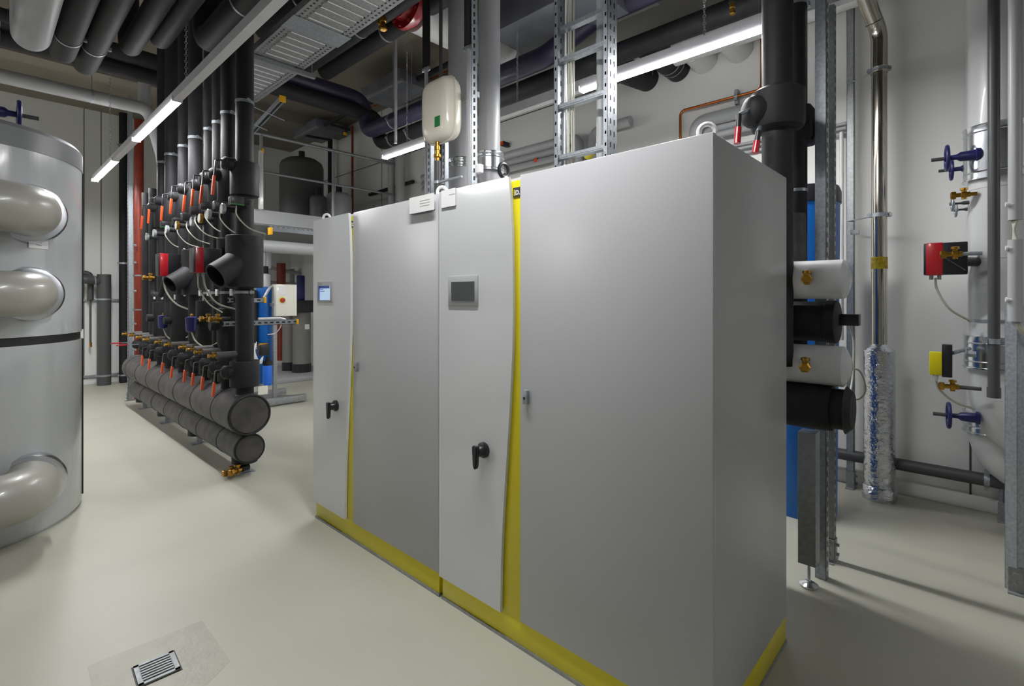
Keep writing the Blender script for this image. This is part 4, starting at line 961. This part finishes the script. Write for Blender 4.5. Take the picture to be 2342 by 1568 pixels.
# flue
fb = P(2012, 1132, Z=0.0); fb = V((4.77, .575, 0))
t = thing('flue_pipe', 'polished steel flue pipe with foil wrapped foot in the right corner', 'flue', fb)
ztop = P(2010, 795, X=4.77).z
G().lathe(fb, (0,0,1), [(.108,0),(.112,.02),(.11,.10),(.102,.11),(.100,ztop-.02),(.08,ztop),(.052,ztop+.03)], 48).make('foil_wrap', 'foil', t)
zb_ = P(2010, 165, X=4.77).z
G().cyl(fb+V((0,0,ztop)), fb+V((0,0,zb_)), .051, seg=40).make('flue_tube', 'stainless', t)
pb = P(2008, 75, X=4.72); pt = P(1965, -40, X=4.55)
G().tube(fillet([fb+V((0,0,zb_-.02)), (fb.x, fb.y, pb.z+.02), pt], .22), .055, 36).make('flue_bend', 'stainless', t)
for zz in (zb_, zb_+.03): G().ring(fb+V((0,0,zz)), (0,0,1), .055, .006, 36, 8).make('socket_rim', 'stainless', t)
G().ring(V((fb.x, fb.y, pb.z)).lerp(pt, .25), pt-V((fb.x,fb.y,pb.z)), .057, .005, 36, 8).make('socket_rim', 'stainless', t)
for v in (492, 160):
    z = P(2010, v, X=4.77).z; clamp(t, fb+V((0,0,z)), (0,0,1), .053, (.3,-1,0), .03, rod=(4.88, .80, z-.01))
za = P(2010, 588, X=4.77).z; zb2 = P(2010, 615, X=4.77).z
G().band(fb+V((0,0,(za+zb2)/2)), (0,0,1), .0515, za-zb2, .002, 36).make('yellow_label', 'ylabel', t)
# low horizontal drain pipe on right wall
q = P(2060, 1078, X=4.9); q2 = P(2290, 1122, X=4.9)
o = pipe('low_pipe', 'dark grey pipe running low along the right wall', 'pipe', [(4.9, 1.4, .26), (4.9, -3, .26)], .045, 'greyd')
clamp(o, (4.9, P(2257,1115,X=4.9).y, .26), (0,1,0), .045, (0,0,1), .03, rod=(WX, P(2257,1115,X=4.9).y, .26))

# ------------------------------------------------------------ big white pipes at right
def rightpipe(x, y, r, ze, label, sleeves, m_='pvcw', yend=-3.2, top=CZ):
    t = thing('flow_pipe', label, 'pipe', (x, y, ze), 'large pipes at the right edge')
    G().tube(fillet([(x, y, top), (x, y, ze), (x, yend, ze)], .34, 12), r, 44).make('jacket', m_, t)
    for z0, z1, rs in sleeves:
        h = z1-z0
        G().lathe((x, y, z0), (0,0,1), [(r,0),(rs+.008,.0),(rs+.008,.006),(rs,.01),(rs,.04),(rs+.004,.045),(rs,.05),(rs,h-.05),(rs+.004,h-.045),(rs,h-.04),(rs,h-.01),(rs+.006,h),(r,h)], 56).make('steel_sleeve', 'chrome', t)
    for z in (1.80, 2.25): 
        if m_ == 'pvcw': G().band((x, y, z), (0,0,1), r, .004, .0012, 44).make('jacket_seam', 'pvcg', t)
    return t
px_, py_ = 4.5, -.075; dp = FX*px_+FY*py_
def zr(v): return HC+(HV-v)*dp/FPX
zs_ = (zr(412), zr(290))
rightpipe(px_, py_, .14, .62, 'large white jacketed pipe with two bright sleeves and bottom bend at right edge', [(zs_[0], zs_[1], .163), (zr(842), zr(768), .16)])
rightpipe(4.83, -.06, .14, .34, 'second large white pipe behind the first, bending lower toward the right', [(zr(1020)+.02, zr(970)+.02, .157)])
x_, y_ = 4.5, -.05
z_ = zr(733)
g = G().band((px_, py_, z_), (0,0,1), .141, .02, .003); tag(g.make('perforated_strap', 'galv'), 'perforated steel strap around the white pipe below the red actuator', 'strap')
# hand wheels: spindle points to +Y (left in the picture)
dirL = V((-.12, 1, 0)).normalized()
handwheel('gate_valve', 'upper navy hand wheel valve on the top bright sleeve', P(2166, 362, d=3.3), dirL, .085, stem=.07, body=.16, bodyr=.035, group='navy hand wheel valves')
handwheel('gate_valve', 'second navy hand wheel partly behind the upper one', P(2176, 388, d=3.55), dirL, .075, stem=.06, body=.16, bodyr=.032, group='navy hand wheel valves')
handwheel('gate_valve', 'lower navy hand wheel valve on the white bottom bend', P(2170, 949, d=3.3), dirL, .085, stem=.07, body=.15, bodyr=.032, group='navy hand wheel valves')
handwheel('gate_valve', 'small bright metal hand wheel above the actuator, front one', P(2178, 466, d=3.35), dirL, .05, 'greyd', stem=.005, body=.14, bodyr=.014, group='small metal hand wheels', wheelcol='galv')
handwheel('gate_valve', 'small bright metal hand wheel above the actuator, lower rear one', P(2186, 480, d=3.5), dirL, .05, 'greyd', stem=.005, body=.13, bodyr=.014, group='small metal hand wheels', wheelcol='galv')
q = P(2162, 592, d=3.25); ra = math.atan2(-.4, .92)
RA = math.radians(-88)
t = actuator('valve actuator with red front and black body on the large white pipe', q, (.215,.10,.205), RA, .085, (-.07,-.03), [([(.0,.05,-.12),(.0,.04,-.2),(.0,-.02,-.32),(.05,-.12,-.40)], .007)])
G().cyl(q+V((.0,-.08,-.02)), (px_-.02, py_+.05, q.z-.02), .03, seg=14).make('mount', 'black', t)
G().box(q+Matrix.Rotation(RA,3,'Z')@V((.05,-.062,-.04)), (.12,.004,.006), rot=Matrix.Rotation(RA,3,'Z')@Matrix.Rotation(.7,3,'Y')).make('emboss_bar', 'greyd', t)
brass_cock('test_cock', 'brass test cock in front of the red and black actuator', P(2186, 581, d=3.1), (-.12,1,0), s=1.5, stub=.12, stubr=.012, stubm='galv')
brass_cock('test_cock', 'brass cock just under the top bright sleeve', P(2206, 445, d=3.25), (-.12,1,0), s=1.4, stub=.06, stubr=.012, stubm='brass')
brass_cock('test_cock', 'brass cock on thin pipe beside the white bottom bend', P(2180, 884, d=3.15), (-.12,1,0), s=1.4, stub=.13, stubr=.012, stubm='greyd')
q = P(2140, 830, d=3.2)
t = thing('flow_switch', 'yellow and black flow switch box on the lower bright sleeve', 'switch', q)
R47 = Matrix.Rotation(RA, 3, 'Z')
G().box(q+R47@V((.055,.01,.02)), (.05,.07,.205), rot=R47, bev=.004).make('black_plate', 'black', t)
G().box(q, (.062,.06,.145), rot=R47, bev=.004).make('yellow_body', 'yellow', t)
G().lathe(q+V((0,0,-.073)), (0,0,-1), [(.014,0),(.014,.02),(.009,.04)], 12).make('cable_gland', 'whitec', t)
cable(t, [q+V((0,0,-.11)), q+V((.01,-.02,-.17)), q+V((.04,-.09,-.24)), q+V((.1,-.18,-.28))], .007)
G().tube([q+R47@V((.08,0,.07)), V((px_-.14, py_+.13, q.z+.09))], .012, 12).make('arm', 'galv', t)
G().lathe(q+R47@V((.14,0,.07)), R47@V((1,0,0)), [(.03,0),(.03,.006),(.018,.01),(.018,.05)], 18).make('flange', 'galv', t)
# black vertical pipe in front
q = P(2273, 905, X=4.05)
o = pipe('vent_pipe', 'slim dark vertical pipe with capped end in front of the white pipes', 'pipe', [(q.x, q.y, q.z), (q.x, q.y, CZ)], .027, 'greyd')
G().cyl((q.x, q.y, q.z-.01), (q.x, q.y, q.z+.05), .031, seg=20).make('end_cap', 'greyd', o)
clamp(o, (q.x, q.y, P(2273,780,X=4.05).z), (0,0,1), .028, (.3,-1,0), .03, rod=(q.x, q.y-.16, P(2273,780,X=4.05).z))
# grey plastic conduit upright, strut
q = P(2322, 681, X=3.72)
t = thing('conduit_riser', 'pale grey conduit in two lengths with bare cables between at right edge', 'conduit', (q.x, q.y, 1.2))
zt, z5, z6, z7 = CZ, P(2322,503,X=3.72).z, P(2322,548,X=3.72).z, P(2322,735,X=3.72).z
G().cyl((q.x, q.y, z5), (q.x, q.y, zt), .028, seg=24).make('upper_tube', 'pvcg', t)
G().cyl((q.x, q.y, z7), (q.x, q.y, z6), .030, seg=24).make('lower_tube', 'pvcg', t)
for k in range(4): cable(t, [(q.x-.012+.008*k, q.y-.012+.008*k, z5+.02), (q.x-.01+.008*k, q.y+.004, (z5+z6)/2), (q.x-.012+.008*k, q.y-.01+.006*k, z6-.02)], .006, 'cable')
for k in range(3): cable(t, [(q.x-.01+.01*k, q.y, z7+.02), (q.x+.0, q.y-.02-.01*k, z7-.05), (q.x+.05, q.y-.12, z7-.13)], .006, 'cable')
for v in (467, 567, 685): G().lathe(P(2308, v, X=3.70), dirL, [(.010,-.015),(.010,.005),(.013,.006),(.013,.014)], 8).make('screw', 'whitec', t)
f3 = P(2322, 1350, Z=0)
strut('strut_post', 'blue grey galvanised floor post with bolted foot at right edge', f3, (f3.x, f3.y, P(2322, 700, X=f3.x).z), (-1,.9,0), .062, .05, foot=True, slot=False)
f4 = P(2294, 1190, Z=0)
strut('strut_post', 'slim galvanised foot post under the lower white bend', f4, (f4.x, f4.y, .35), (-1,1,0), .03, .03, foot=True, slot=False)
# cables hanging beside the blue tank
t = tag(cable(None, [P(1942,840,X=3.1), P(1968,850,X=3.2), P(1980,890,X=3.2), P(1965,912,X=3.2), P(1945,905,X=3.2), P(1950,860,X=3.3), P(1952,780,X=3.4), P(1945,745,X=3.4)], .005, 'cable', name='loose_cable'), 'thin loose cable looping beside the end of the stacked stubs', 'cable')
